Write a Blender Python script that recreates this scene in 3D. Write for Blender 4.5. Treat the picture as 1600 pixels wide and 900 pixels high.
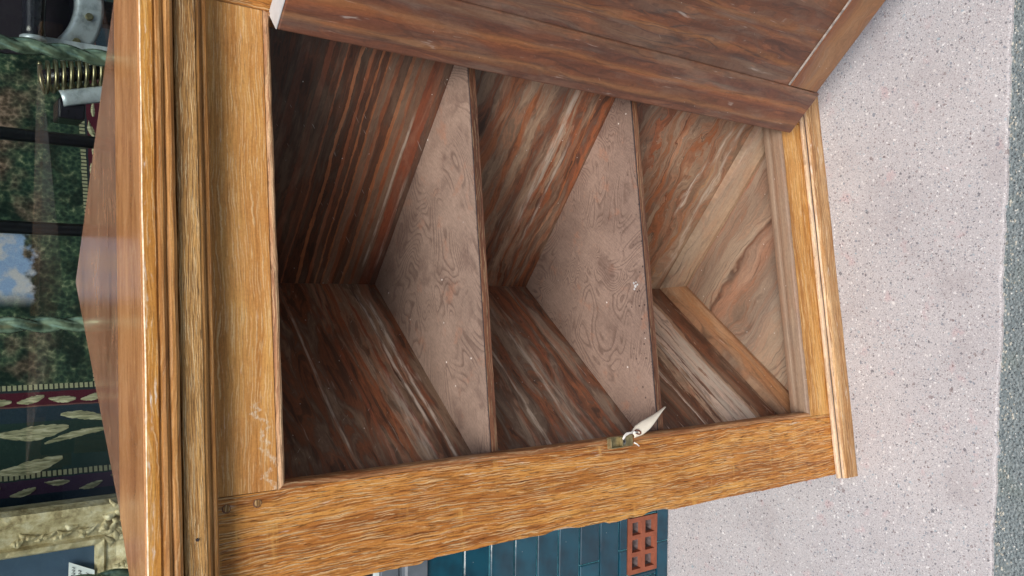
import bpy, bmesh, math, random
from mathutils import Vector, Matrix, noise as mnoise

scene = bpy.context.scene
for o in list(bpy.data.objects):
    bpy.data.objects.remove(o)
R = math.radians
random.seed(7)

# ---------------------------------------------------------------- camera
PITCH, ROLL, CAMH = 0.630, 0.01384, 1.4
r0 = Vector((1, 0, 0)); fw = Vector((0, math.cos(PITCH), -math.sin(PITCH))); u0 = Vector((0, math.sin(PITCH), math.cos(PITCH)))
rt = r0 * math.cos(ROLL) + u0 * math.sin(ROLL)
up = -r0 * math.sin(ROLL) + u0 * math.cos(ROLL)
cam_data = bpy.data.cameras.new('camera')
cam = bpy.data.objects.new('camera', cam_data)
scene.collection.objects.link(cam)
cam_data.sensor_width = 36.0
cam_data.lens = 1278.5 / 1600 * 36.0
cam_data.clip_start = 0.02
cam_data.clip_end = 2000
m = Matrix.Identity(4)                       # the phone is held on its side: picture left is up
for i, v in enumerate((-up, rt, -fw)):
    for k in range(3):
        m[k][i] = v[k]
m[0][3], m[1][3], m[2][3] = 0.0, 0.0, CAMH
cam.matrix_world = m
scene.camera = cam

# ---------------------------------------------------------------- light
SUN_EL, SUN_AZ = 54.0, 187.0                 # azimuth: 180 = behind the camera
world = bpy.data.worlds.new('World'); scene.world = world
world.use_nodes = True
wt = world.node_tree
sky = wt.nodes.new('ShaderNodeTexSky'); sky.sky_type = 'NISHITA'; sky.sun_disc = False
sky.sun_elevation = R(SUN_EL); sky.sun_rotation = R(SUN_AZ)
sky.air_density = 1.0; sky.dust_density = 3.0; sky.ozone_density = 1.0
bg = wt.nodes['Background']; bg.inputs['Strength'].default_value = 0.09
wt.links.new(sky.outputs[0], bg.inputs[0])
sun_d = bpy.data.lights.new('sun', 'SUN'); sun_d.energy = 1.55; sun_d.angle = R(30); sun_d.color = (1.0, 0.93, 0.84)
sun = bpy.data.objects.new('sun', sun_d); scene.collection.objects.link(sun)
az = R(SUN_AZ)
sdir = Vector((math.sin(az) * math.cos(R(SUN_EL)), math.cos(az) * math.cos(R(SUN_EL)), math.sin(R(SUN_EL))))
sun.rotation_euler = sdir.to_track_quat('Z', 'Y').to_euler()
sun.location = sdir * 20
scene.view_settings.view_transform = 'Standard'
scene.view_settings.look = 'None'
scene.view_settings.exposure = 0.88
scene.view_settings.gamma = 1.0

# ---------------------------------------------------------------- helpers
C = scene.collection

def S(r, g, b, k=1.0):
    def f(c):
        c /= 255.0
        return (c / 12.92 if c <= 0.04045 else ((c + 0.055) / 1.055) ** 2.4) * k
    return (f(r), f(g), f(b), 1.0)

def obj(name, verts, faces, mats=None, parent=None, smooth=False, bevel=0.0, seg=2, fmat=None):
    me = bpy.data.meshes.new(name)
    me.from_pydata([tuple(v) for v in verts], [], faces)
    bm = bmesh.new(); bm.from_mesh(me)
    bmesh.ops.recalc_face_normals(bm, faces=bm.faces[:])
    bm.to_mesh(me); bm.free()
    for mt in (mats if isinstance(mats, (list, tuple)) else [mats]):
        if mt: me.materials.append(mt)
    if fmat:
        for p, mi in zip(me.polygons, fmat): p.material_index = mi
    if smooth:
        for p in me.polygons: p.use_smooth = True
    o = bpy.data.objects.new(name, me); C.objects.link(o)
    if parent is not None: o.parent = parent
    if bevel > 0:
        b = o.modifiers.new('bevel', 'BEVEL'); b.width = bevel; b.segments = seg; b.limit_method = 'ANGLE'; b.angle_limit = R(35)
        b.harden_normals = False
    return o

def empty(name, loc=(0, 0, 0), rz=0.0, parent=None):
    o = bpy.data.objects.new(name, None); C.objects.link(o)
    o.location = loc; o.rotation_euler = (0, 0, rz); o.empty_display_size = 0.1
    if parent is not None: o.parent = parent
    return o

def tag(o, label=None, cat=None, group=None, kind=None):
    if label: o['label'] = label
    if cat: o['category'] = cat
    if group: o['group'] = group
    if kind: o['kind'] = kind
    return o

def boxv(x0, x1, y0, y1, z0, z1):
    v = [(x0, y0, z0), (x1, y0, z0), (x1, y1, z0), (x0, y1, z0), (x0, y0, z1), (x1, y0, z1), (x1, y1, z1), (x0, y1, z1)]
    f = [(0, 3, 2, 1), (4, 5, 6, 7), (0, 1, 5, 4), (1, 2, 6, 5), (2, 3, 7, 6), (3, 0, 4, 7)]
    return v, f

def box(name, x0, x1, y0, y1, z0, z1, mat, parent=None, bevel=0.0):
    v, f = boxv(x0, x1, y0, y1, z0, z1)
    return obj(name, v, f, mat, parent, bevel=bevel)

def extrude_x(name, prof, x0, x1, mat, parent=None, wob=0.0, n=1, smooth=False, fm=None, seed=0):
    """closed profile of (y, z) swept along x in n steps, edges wobbling by wob"""
    vs, fs, fmat = [], [], []
    k = len(prof)
    for i in range(n + 1):
        x = x0 + (x1 - x0) * i / n
        for j, (y, z) in enumerate(prof):
            dy = dz = 0
            if wob:
                dy = mnoise.noise(Vector((x * 14, j * 0.35 + seed, 1.3))) * wob
                dz = mnoise.noise(Vector((x * 14, j * 0.35 + seed, 7.7))) * wob
            vs.append((x, y + dy, z + dz))
    for i in range(n):
        for j in range(k):
            a = i * k + j; b = i * k + (j + 1) % k
            fs.append((a, b, b + k, a + k)); fmat.append(fm[j] if fm else 0)
    fs.append(tuple(range(k))); fs.append(tuple(range(n * k, n * k + k))); fmat += [0, 0]
    return obj(name, vs, fs, mat, parent, smooth=smooth, fmat=fmat)

def prism(name, poly, z0, z1, mat, parent=None, bevel=0.0):
    n = len(poly)
    v = [(x, y, z0) for x, y in poly] + [(x, y, z1) for x, y in poly]
    f = [tuple(range(n)), tuple(range(n, 2 * n))] + [(i, (i + 1) % n, n + (i + 1) % n, n + i) for i in range(n)]
    return obj(name, v, f, mat, parent, bevel=bevel)

def tube(name, pts, rad, mat, parent=None, seg=10, closed_ends=True, smooth=True):
    vs, fs = [], []
    pts = [Vector(p) for p in pts]
    prev = None
    for i, p in enumerate(pts):
        t = (pts[min(i + 1, len(pts) - 1)] - pts[max(i - 1, 0)]).normalized()
        if prev is None:
            a = t.orthogonal().normalized()
        else:
            a = (prev - t * prev.dot(t)).normalized()
        prev = a
        b = t.cross(a)
        r = rad[i] if isinstance(rad, (list, tuple)) else rad
        for j in range(seg):
            an = 2 * math.pi * j / seg
            vs.append(p + (a * math.cos(an) + b * math.sin(an)) * r)
    for i in range(len(pts) - 1):
        for j in range(seg):
            fs.append((i * seg + j, i * seg + (j + 1) % seg, (i + 1) * seg + (j + 1) % seg, (i + 1) * seg + j))
    if closed_ends:
        fs.append(tuple(range(seg))); fs.append(tuple((len(pts) - 1) * seg + j for j in range(seg)))
    return obj(name, vs, fs, mat, parent, smooth=smooth)

# ---------------------------------------------------------------- node helper
class M:
    def __init__(s, name, rough=0.5, spec=0.4, metal=0.0):
        s.m = bpy.data.materials.new(name); s.m.use_nodes = True
        s.t = s.m.node_tree
        s.b = s.t.nodes['Principled BSDF']
        s.b.inputs['Roughness'].default_value = rough
        s.b.inputs['Specular IOR Level'].default_value = spec
        s.b.inputs['Metallic'].default_value = metal
    def n(s, typ): return s.t.nodes.new('ShaderNode' + typ)
    def set(s, inp, v):
        if v is None: return
        if isinstance(v, bpy.types.NodeSocket): s.t.links.new(v, inp)
        elif isinstance(v, (tuple, list)):
            d = inp.default_value
            inp.default_value = tuple(v)[:len(d)] if len(v) >= len(d) else tuple(v) + (1.0,)
        else: inp.default_value = v
    def co(s): return s.n('TexCoord').outputs['Object']
    def math(s, op, a, b=0.5, clamp=False):
        q = s.n('Math'); q.operation = op; q.use_clamp = clamp
        s.set(q.inputs[0], a); s.set(q.inputs[1], b); return q.outputs[0]
    def vmath(s, op, a, b):
        q = s.n('VectorMath'); q.operation = op
        s.set(q.inputs[0], a); s.set(q.inputs[1], b); return q.outputs[0]
    def sep(s, v):
        q = s.n('SeparateXYZ'); s.set(q.inputs[0], v); return q.outputs
    def comb(s, x, y, z):
        q = s.n('CombineXYZ'); s.set(q.inputs[0], x); s.set(q.inputs[1], y); s.set(q.inputs[2], z); return q.outputs[0]
    def sc(s, v, k): return s.vmath('MULTIPLY', v, k)
    def noise(s, v, scale=1.0, detail=3.0, rough=0.55, dist=0.0, col=False):
        q = s.n('TexNoise'); s.set(q.inputs['Vector'], v); s.set(q.inputs['Scale'], scale)
        s.set(q.inputs['Detail'], detail); s.set(q.inputs['Roughness'], rough); s.set(q.inputs['Distortion'], dist)
        return q.outputs['Color' if col else 'Fac']
    def vor(s, v, scale, feat='F1', rnd=1.0):
        q = s.n('TexVoronoi'); q.feature = feat; s.set(q.inputs['Vector'], v); s.set(q.inputs['Scale'], scale)
        s.set(q.inputs['Randomness'], rnd); return q.outputs
    def ramp(s, f, stops, interp='LINEAR'):
        q = s.n('ValToRGB'); s.set(q.inputs[0], f); cr = q.color_ramp; cr.interpolation = interp
        while len(cr.elements) < len(stops): cr.elements.new(1.0)
        for e, (p, c) in zip(cr.elements, stops):
            e.position = p; e.color = c if isinstance(c, (tuple, list)) else (c, c, c, 1)
        return q.outputs[0]
    def step(s, f, a, b):
        q = s.n('MapRange'); q.interpolation_type = 'SMOOTHSTEP'
        s.set(q.inputs[0], f); q.inputs[1].default_value = a; q.inputs[2].default_value = b
        return q.outputs[0]
    def mix(s, f, a, b, blend='MIX'):
        q = s.n('Mix'); q.data_type = 'RGBA'; q.blend_type = blend; q.clamp_factor = True
        s.set(q.inputs[0], f); s.set(q.inputs[6], a); s.set(q.inputs[7], b); return q.outputs[2]
    def bump(s, h, strength=0.3, dist=0.002):
        q = s.n('Bump'); s.set(q.inputs['Height'], h); q.inputs['Strength'].default_value = strength
        q.inputs['Distance'].default_value = dist; s.t.links.new(q.outputs[0], s.b.inputs['Normal'])
    def color(s, c): s.set(s.b.inputs['Base Color'], c); return s
    def rough(s, r): s.set(s.b.inputs['Roughness'], r); return s

def plain(name, c, rough=0.5, spec=0.4, metal=0.0, var=0.12, scale=30.0, bump=0.0):
    q = M(name, rough, spec, metal); v = q.co()
    nz = q.noise(v, scale, 4)
    q.color(q.mix(q.step(nz, 0.3, 0.7), tuple(x * (1 - var) for x in c[:3]) + (1,), tuple(min(1, x * (1 + var)) for x in c[:3]) + (1,)))
    if bump: q.bump(q.noise(v, scale * 4, 3), bump, 0.002)
    return q.m

def grain_vec(q, axis, off):
    x, y, z = q.sep(q.vmath('ADD', q.co(), (off * 1.37, off * 0.71, off * 2.13)))
    return {'x': q.comb(x, z, y), 'z': q.comb(z, x, y), 'y': q.comb(y, x, z)}[axis]

def oak(name, axis, dark, mid, light, fleck=0.5, ray=0.0, pore=0.5, off=0.0, rough=0.42, band=1.0, bump=0.35, wear=0.15, across=1.0, squiggle=False, wthr=0.60, fcol=S(242, 218, 172)):
    q = M(name, rough, 0.35)
    v = grain_vec(q, axis, off)
    wv = q.noise(q.sc(v, (3, 9, 9)), 1.0, 2)
    w2 = q.noise(q.sc(v, (22, 60, 60)), 1.0, 2)
    dy = q.math('ADD', q.math('MULTIPLY', q.math('SUBTRACT', wv, 0.5), 0.035 * band), q.math('MULTIPLY', q.math('SUBTRACT', w2, 0.5), 0.0045))
    x, y, z = q.sep(v)
    p = q.comb(x, q.math('MULTIPLY', q.math('ADD', y, dy), across), z)
    ring = q.noise(q.sc(p, (2.2, 55, 18)), 1.0, 4, 0.6)
    fib = q.noise(q.sc(p, (9, 330, 60)), 1.0, 3, 0.6)
    blot = q.noise(q.sc(p, (7, 16, 16)), 1.0, 3)
    col = q.ramp(ring, [(0.30, dark), (0.50, mid), (0.70, light)])
    col = q.mix(q.math('MULTIPLY', q.step(fib, 0.45, 0.70), 0.55), col, light)
    col = q.mix(q.math('MULTIPLY', q.step(fib, 0.48, 0.28), 0.6), col, dark)
    col = q.mix(0.5, col, q.ramp(blot, [(0.25, (0.38, 0.34, 0.31, 1)), (0.5, (0.5, 0.5, 0.49, 1)), (0.75, (0.62, 0.61, 0.58, 1))]), 'OVERLAY')
    po = q.noise(q.sc(p, (42, 620, 90)), 1.0, 2)
    pm = q.math('MULTIPLY', q.step(po, 0.60, 0.68), pore)
    col = q.mix(pm, col, tuple(c * 0.28 for c in dark[:3]) + (1,))
    x2, y2, z2 = q.sep(p)
    small = q.math('MULTIPLY', q.noise(q.sc(p, (60, 60, 30)), 1.0, 3, 0.6), 0.9)
    def hair(freq, wob, wd, o_, b0=0.46, b1=0.58):
        ph = q.math('ADD', q.math('ADD', q.math('MULTIPLY', y2, freq), small), q.math('MULTIPLY', q.noise(q.sc(q.vmath('ADD', p, (o_, o_ * 1.3, 0)), (3.2, 9, 6)), 1.0, 3, 0.5), wob))
        ln_ = q.step(q.math('PINGPONG', ph, 0.5), wd, wd * 0.45)
        return q.math('MULTIPLY', ln_, q.step(q.noise(q.sc(q.vmath('ADD', p, (o_ * 2.1, o_, 0)), (24, 150, 40)), 1.0, 3, 0.6), b0, b1))
    brk = q.step(q.noise(q.sc(p, (35, 90, 60)), 1.0, 3), 0.40, 0.62)
    flm = q.math('MAXIMUM', hair(200, 5.0, 0.17, 1.7, 0.47, 0.6), q.math('MULTIPLY', hair(340, 8.0, 0.21, 4.1, 0.47, 0.6), 0.8))
    dkl = q.math('MAXIMUM', hair(215, 5.0, 0.24, 8.3, 0.44, 0.58), hair(330, 8.0, 0.24, 13.3, 0.46, 0.58))
    col = q.mix(q.math('MULTIPLY', dkl, pore * 0.8), col, tuple(c * 0.55 for c in dark[:3]) + (1,))
    col = q.mix(q.math('MULTIPLY', flm, fleck), col, fcol)
    if ray:
        ry = q.noise(q.sc(p, (85, 10, 10)), 1.0, 3, 0.6)
        rm = q.math('MULTIPLY', q.step(ry, 0.55, 0.72), q.step(q.noise(q.sc(p, (10, 24, 20)), 1.0, 2), 0.45, 0.7))
        col = q.mix(q.math('MULTIPLY', rm, ray), col, S(222, 172, 96))
    wn = q.noise(q.sc(p, (16, 70, 40)), 1.0, 4, 0.65)
    wm = q.math('MULTIPLY', q.math('MULTIPLY', q.step(wn, wthr, wthr + 0.10), brk), hair(210, 5.0, 0.26, 11.0, 0.4, 0.5))
    col = q.mix(q.math('MULTIPLY', wm, wear), col, S(232, 226, 216))
    fine = q.noise(q.co(), 420, 2, 0.6)
    col = q.mix(0.35, col, q.ramp(fine, [(0.3, (0.36, 0.36, 0.36, 1)), (0.7, (0.63, 0.63, 0.63, 1))]), 'OVERLAY')
    if squiggle:
        ox, oy, oz = q.sep(q.co())
        zz = q.math('ADD', q.math('MULTIPLY', q.math('SUBTRACT', q.noise(q.comb(ox, 0.0, 3.3), 46, 3, 0.55), 0.5), 0.075), 1.100)
        zz = q.math('ADD', zz, q.math('MULTIPLY', ox, 0.12))
        sm_ = q.math('MULTIPLY', q.step(q.math('ABSOLUTE', q.math('SUBTRACT', oz, zz)), 0.0060, 0.0012), q.step(ox, 0.0, -0.02))
        sm_ = q.math('MULTIPLY', sm_, q.step(q.noise(q.co(), 160, 3), 0.38, 0.55))
        col = q.mix(q.math('MULTIPLY', q.math('MULTIPLY', sm_, q.step(q.noise(q.sc(q.co(), (160, 30, 900)), 1.0, 2), 0.40, 0.56)), 0.7), col, S(222, 208, 186))
    q.color(col)
    q.rough(q.math('ADD', rough, q.math('MULTIPLY', fib, 0.2)))
    h = q.math('ADD', q.math('SUBTRACT', fib, q.math('MULTIPLY', pm, 0.8)), q.math('MULTIPLY', flm, 0.35))
    q.bump(h, bump, 0.0015)
    return q.m

# stained softwood inside the cabinet: bands across the grain from a list of (height, colour)
def stained(name, grain, bandaxis, stops, lo, hi, warp=0.02, wfreq=(3.0, 12.0), off=0.0, scuff=0.2, fibre=0.5, rough=0.36, slope=0.0, dust=0.5, interp='LINEAR', lines_=0.5, cloud=0.55, hot=0.25, jitter=0.016, jf=(60, 420), mottle=0.42, blot=0.45, streaks=(), tone=1.0):
    """grain / bandaxis: unit vectors in object space along and across the grain"""
    q = M(name, rough, 0.42)
    c = q.co()
    def dot(vec):
        d = q.n('VectorMath'); d.operation = 'DOT_PRODUCT'; q.set(d.inputs[0], c); q.set(d.inputs[1], vec); return d.outputs['Value']
    s = dot(grain); t = dot(bandaxis)
    so = q.math('ADD', s, off)
    v = q.comb(so, t, off)
    w1 = q.noise(q.sc(v, (wfreq[0], wfreq[1], 1)), 1.0, 3, 0.5)
    w2 = q.noise(q.sc(v, (wfreq[0] * 5, wfreq[1] * 4, 1)), 1.0, 2, 0.5)
    dt = q.math('ADD', q.math('MULTIPLY', q.math('SUBTRACT', w1, 0.5), warp * 2.6), q.math('MULTIPLY', q.math('SUBTRACT', w2, 0.5), warp * 0.45))
    tt = q.math('ADD', q.math('ADD', t, dt), q.math('MULTIPLY', s, slope))
    p = q.comb(so, tt, off)
    mr = q.n('MapRange'); q.set(mr.inputs[0], tt); mr.inputs[1].default_value = lo; mr.inputs[2].default_value = hi
    st = sorted([((z - lo) / (hi - lo), col) for z, col in stops], key=lambda a: a[0])
    if interp == 'CONSTANT':
        jit = q.math('MULTIPLY', q.math('SUBTRACT', q.noise(q.sc(v, (jf[0], jf[1], 1)), 1.0, 3, 0.6), 0.5), jitter)
        col = q.ramp(q.math('ADD', mr.outputs[0], jit), st, 'CONSTANT')
    else:
        col = q.ramp(mr.outputs[0], st)
    # growth lines following the warped grain
    gl = q.math('ADD', q.math('MULTIPLY', tt, 95.0), q.math('MULTIPLY', q.noise(q.sc(p, (6, 26, 1)), 1.0, 2, 0.5), 5.0))
    gp = q.math('PINGPONG', gl, 0.5)
    gm = q.math('MULTIPLY', q.step(gp, 0.20, 0.02), q.step(q.noise(q.sc(p, (5, 22, 1)), 1.0, 3, 0.6), 0.42, 0.66))
    col = q.mix(q.math('MULTIPLY', gm, lines_), col, S(54, 42, 42))
    fl_ = q.math('MULTIPLY', q.step(q.noise(q.sc(q.vmath('ADD', p, (5.5, 2.5, 0)), (6, 62, 1)), 1.0, 3, 0.6, 0.6), 0.60, 0.66), hot)
    col = q.mix(fl_, col, S(158, 100, 70))
    # cloudy fading of the stain along the board
    cl = q.noise(q.sc(v, (5, 9, 1)), 1.0, 4, 0.6)
    col = q.mix(q.math('MULTIPLY', q.step(cl, 0.44, 0.72), cloud), col, S(60, 48, 45))
    cl2 = q.noise(q.sc(p, (7, 40, 1)), 1.0, 3, 0.55)
    col = q.mix(q.math('MULTIPLY', q.step(cl2, 0.55, 0.72), 0.45), col, S(128, 112, 100))
    mo = q.noise(q.sc(p, (8, 38, 1)), 1.0, 5, 0.62, 0.7)
    mcol = q.ramp(mo, [(0.27, S(58, 42, 37)), (0.40, S(104, 73, 58)), (0.445, S(168, 106, 74)), (0.49, S(140, 98, 76)), (0.52, S(132, 111, 98)), (0.60, S(176, 155, 135)), (0.72, S(190, 172, 154))])
    col = q.mix(mottle, col, mcol)
    mo2 = q.noise(q.sc(q.vmath('ADD', p, (2.2, 6.1, 0)), (11, 60, 1)), 1.0, 4, 0.6, 0.5)
    col = q.mix(q.math('MULTIPLY', q.step(mo2, 0.57, 0.63), blot), col, S(58, 43, 40))
    col = q.mix(q.math('MULTIPLY', q.step(mo2, 0.40, 0.35), blot * 0.8), col, S(168, 104, 70))
    fb = q.noise(q.sc(p, (12, 380, 1)), 1.0, 3, 0.6)
    gn = q.noise(q.sc(p, (150, 420, 1)), 1.0, 3, 0.7)
    col = q.mix(0.4, col, q.ramp(gn, [(0.3, (0.34, 0.34, 0.34, 1)), (0.7, (0.66, 0.66, 0.65, 1))]), 'OVERLAY')
    col = q.mix(q.math('MULTIPLY', fibre, 0.8), col, q.ramp(fb, [(0.3, (0.3, 0.3, 0.3, 1)), (0.55, (0.5, 0.5, 0.5, 1)), (0.8, (0.66, 0.65, 0.64, 1))]), 'OVERLAY')
    sf = q.noise(q.sc(p, (14, 130, 1)), 1.0, 4, 0.6)
    col = q.mix(q.math('MULTIPLY', q.step(sf, 0.64, 0.74), scuff), col, S(214, 206, 198))
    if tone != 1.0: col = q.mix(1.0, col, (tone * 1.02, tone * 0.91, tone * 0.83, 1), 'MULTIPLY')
    for z_, w_, a_, s0, s1 in streaks:          # rubbed pale streaks along the grain
        dd = q.math('ABSOLUTE', q.math('SUBTRACT', q.math('ADD', t, q.math('MULTIPLY', dt, 0.5)), z_))
        mk = q.step(dd, w_, w_ * 0.25)
        sn = q.step(q.noise(q.sc(v, (22, 170, 1)), 1.0, 4, 0.65), 0.40, 0.58)
        en = q.math('MULTIPLY', q.step(s, s0, s0 + 0.04), q.step(s, s1, s1 - 0.04))
        mk = q.math('MULTIPLY', q.math('MULTIPLY', mk, en), q.math('ADD', q.math('MULTIPLY', sn, 0.8), 0.2))
        col = q.mix(q.math('MULTIPLY', mk, a_), col, S(216, 206, 192))
    # short scratches in random directions
    a = R(38); v2 = q.comb(q.math('ADD', q.math('MULTIPLY', s, math.cos(a)), q.math('MULTIPLY', t, math.sin(a))), q.math('SUBTRACT', q.math('MULTIPLY', t, math.cos(a)), q.math('MULTIPLY', s, math.sin(a))), off + 3.1)
    sr = q.noise(q.sc(v2, (45, 520, 1)), 1.0, 2, 0.5)
    col = q.mix(q.math('MULTIPLY', q.step(sr, 0.735, 0.775), 0.6 * dust), col, S(205, 198, 192))
    vo = q.vor(q.comb(s, t, off), 75)
    dm = q.math('MULTIPLY', q.step(vo['Distance'], 0.075, 0.05), q.step(q.sep(vo['Color'])[0], 0.80, 0.82))
    col = q.mix(q.math('MULTIPLY', dm, dust), col, S(232, 228, 224))
    q.color(col)
    q.rough(q.math('ADD', rough - 0.06, q.math('MULTIPLY', cl, 0.26)))
    q.bump(q.math('ADD', q.math('MULTIPLY', fb, 0.5), w2), 0.22, 0.0012)
    return q.m

D1 = S(92, 68, 57); D2 = S(66, 48, 41); OR = S(182, 122, 84); OR2 = S(160, 102, 73); RD = S(146, 86, 66); TP = S(172, 152, 132); TP2 = S(140, 119, 103); GY = S(112, 98, 92); TN = S(196, 156, 118); WH = S(226, 220, 213); PU = S(96, 75, 68)
r2 = 1 / math.sqrt(2)
GR = (r2, -r2, 0); GL = (-r2, -r2, 0); UPV = (0, 0, 1)

def lines(base, ls, w=0.004, soft=0.0012):
    """turn a list of (height, colour, width) lines over base stops into ramp stops"""
    out = list(base)
    for z, c, ww in ls:
        bc = None
        bs = sorted(base)
        for a, b in zip(bs, bs[1:]):
            if a[0] <= z <= b[0]: bc = a[1] if z - a[0] < b[0] - z else b[1]
        if bc is None: bc = bs[0][1]
        out += [(z - ww / 2 - soft, bc), (z - ww / 2 + soft, c), (z + ww / 2 - soft, c), (z + ww / 2 + soft, bc)]
    return sorted(out, key=lambda a: a[0])

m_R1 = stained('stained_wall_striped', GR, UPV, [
    (0.760, PU), (0.7885, RD), (0.8065, TP2), (0.822, OR2), (0.8275, TP2), (0.837, OR), (0.8415, D1), (0.855, OR2), (0.862, TP2), (0.8725, OR), (0.8755, D1), (0.884, OR), (0.8865, D1), (0.8955, OR2), (0.902, D2), (0.9145, OR), (0.9205, D2), (0.9375, OR2), (0.9405, D1), (0.948, S(112, 76, 60)), (0.951, D2), (0.958, S(118, 74, 58)), (0.968, D2), (0.992, S(92, 62, 52)), (1.004, D2), (1.035, S(76, 56, 50)), (1.05, D2)], 0.76, 1.10, warp=0.0075, wfreq=(3.4, 9), off=0.3, scuff=0.1, dust=0.8, interp='CONSTANT', lines_=0.25, hot=0.0, blot=0.25, streaks=((0.812, 0.003, 0.5, -0.1, 0.2), (0.79, 0.004, 0.3, -0.1, 0.1)), cloud=0.5, mottle=0.22, tone=0.82)  # lowered tone puts the shade of the top compartment into the stain colour
LT = S(186, 170, 152)
m_R2 = stained('stained_wall_orange_grey', GR, UPV, [
    (0.44, D1), (0.468, OR2), (0.476, PU), (0.490, OR), (0.494, D1), (0.503, TP2), (0.512, OR2), (0.518, PU), (0.528, TP), (0.535, OR2), (0.539, LT), (0.553, TP2), (0.560, PU), (0.584, TP2), (0.590, TP), (0.609, OR), (0.619, TP), (0.640, TP2), (0.648, OR), (0.668, OR2), (0.684, TP2), (0.692, D1), (0.73, D2)], 0.44, 0.80, warp=0.020, wfreq=(5.5, 13), off=1.9, scuff=0.25, dust=0.7, interp='CONSTANT', jitter=0.045, jf=(22, 150), hot=0.3, lines_=0.3, streaks=((0.545, 0.009, 0.5, 0.0, 0.3), (0.520, 0.004, 0.5, -0.05, 0.2)), tone=0.98, blot=0.35, mottle=0.5, cloud=0.4)
m_R3 = stained('stained_wall_flame', GR, UPV, [
    (0.0, TP), (0.125, LT), (0.140, TN), (0.147, TP), (0.170, TP2), (0.178, TP), (0.196, S(168, 118, 86)), (0.212, D1), (0.2145, TP), (0.232, TP2), (0.244, OR), (0.262, PU), (0.265, TP), (0.290, S(164, 122, 92)), (0.306, TP), (0.322, OR2), (0.338, PU), (0.341, TP2), (0.372, D1), (0.40, PU), (0.43, D2)], 0.0, 0.48, warp=0.042, wfreq=(8, 15), off=4.2, scuff=0.25, dust=0.6, interp='CONSTANT', jitter=0.05, jf=(26, 60), lines_=0.3, hot=0.4, streaks=((0.172, 0.006, 0.85, 0.05, 0.20), (0.150, 0.009, 0.7, 0.17, 0.28), (0.118, 0.008, 0.5, -0.1, 0.3)), blot=0.18, cloud=0.0, tone=1.0001, mottle=0.48)
m_L1 = stained('stained_wall_shaded', GL, UPV, [
    (0.77, D1), (0.783, D2), (0.792, RD), (0.798, PU), (0.806, S(198, 184, 168)), (0.8095, TP2), (0.815, D1), (0.821, S(198, 184, 168)), (0.8245, TP), (0.832, RD), (0.837, TP), (0.853, LT), (0.858, OR2), (0.868, OR), (0.873, D1), (0.878, OR2), (0.884, D2), (0.890, RD), (0.897, D1), (0.908, S(104, 70, 54)), (0.914, D2), (0.944, TP2), (0.951, D2), (0.975, D1), (1.0, D2), (1.03, D1), (1.05, D2)], 0.77, 1.12, warp=0.014, wfreq=(3.6, 12), off=7.4, scuff=0.35, dust=0.8, interp='CONSTANT', jitter=0.022, jf=(24, 170), lines_=0.4, streaks=((0.806, 0.0045, 0.75, -0.34, 0.05), (0.820, 0.0040, 0.8, -0.34, -0.02), (0.842, 0.012, 0.4, -0.16, 0.06), (0.948, 0.003, 0.5, -0.30, 0.02)), blot=0.5, tone=0.88, cloud=0.75, mottle=0.5)  # stained board, also toned down to carry the shade below the top
m_L2 = stained('stained_wall_brown', GL, UPV, [
    (0.45, D1), (0.478, PU), (0.495, RD), (0.503, D1), (0.514, OR2), (0.523, PU), (0.536, RD), (0.544, D1), (0.556, TP2), (0.566, TP), (0.575, S(198, 184, 168)), (0.579, TP2), (0.592, S(118, 84, 66)), (0.606, RD), (0.614, D1), (0.632, TP2), (0.637, S(198, 184, 168)), (0.640, D1), (0.652, OR2), (0.664, D1), (0.69, D2), (0.72, D1), (0.74, D2)], 0.45, 0.80, warp=0.018, wfreq=(3.4, 12), off=9.1, scuff=0.35, dust=0.7, interp='CONSTANT', jitter=0.025, jf=(20, 150), lines_=0.4, streaks=((0.574, 0.006, 0.65, -0.25, 0.08), (0.560, 0.010, 0.35, -0.2, 0.08), (0.638, 0.0035, 0.7, -0.33, 0.08)), blot=0.45, tone=1.0, cloud=0.5, mottle=0.55)
m_L3 = stained('stained_wall_whitened', GL, UPV, [
    (0.0, D1), (0.05, TP2), (0.10, D1), (0.126, S(118, 84, 66)), (0.140, PU), (0.150, TP), (0.160, WH), (0.186, TP2), (0.190, WH), (0.204, S(190, 182, 174)), (0.216, PU), (0.222, WH), (0.236, TP), (0.244, PU), (0.252, LT), (0.266, D1), (0.284, TP2), (0.293, WH), (0.298, D1), (0.33, D2), (0.36, D1), (0.40, D2)], 0.0, 0.48, warp=0.02, wfreq=(4.0, 16), off=12.3, dust=0.7, cloud=0.1, interp='CONSTANT', jitter=0.06, jf=(18, 150), lines_=0.4, mottle=0.25, blot=0.4, streaks=((0.175, 0.022, 0.9, -0.22, 0.09), (0.212, 0.012, 0.8, -0.30, 0.09), (0.245, 0.006, 0.6, -0.33, 0.09), (0.297, 0.003, 0.7, -0.33, 0.09)), tone=1.15, scuff=1.0)

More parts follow.
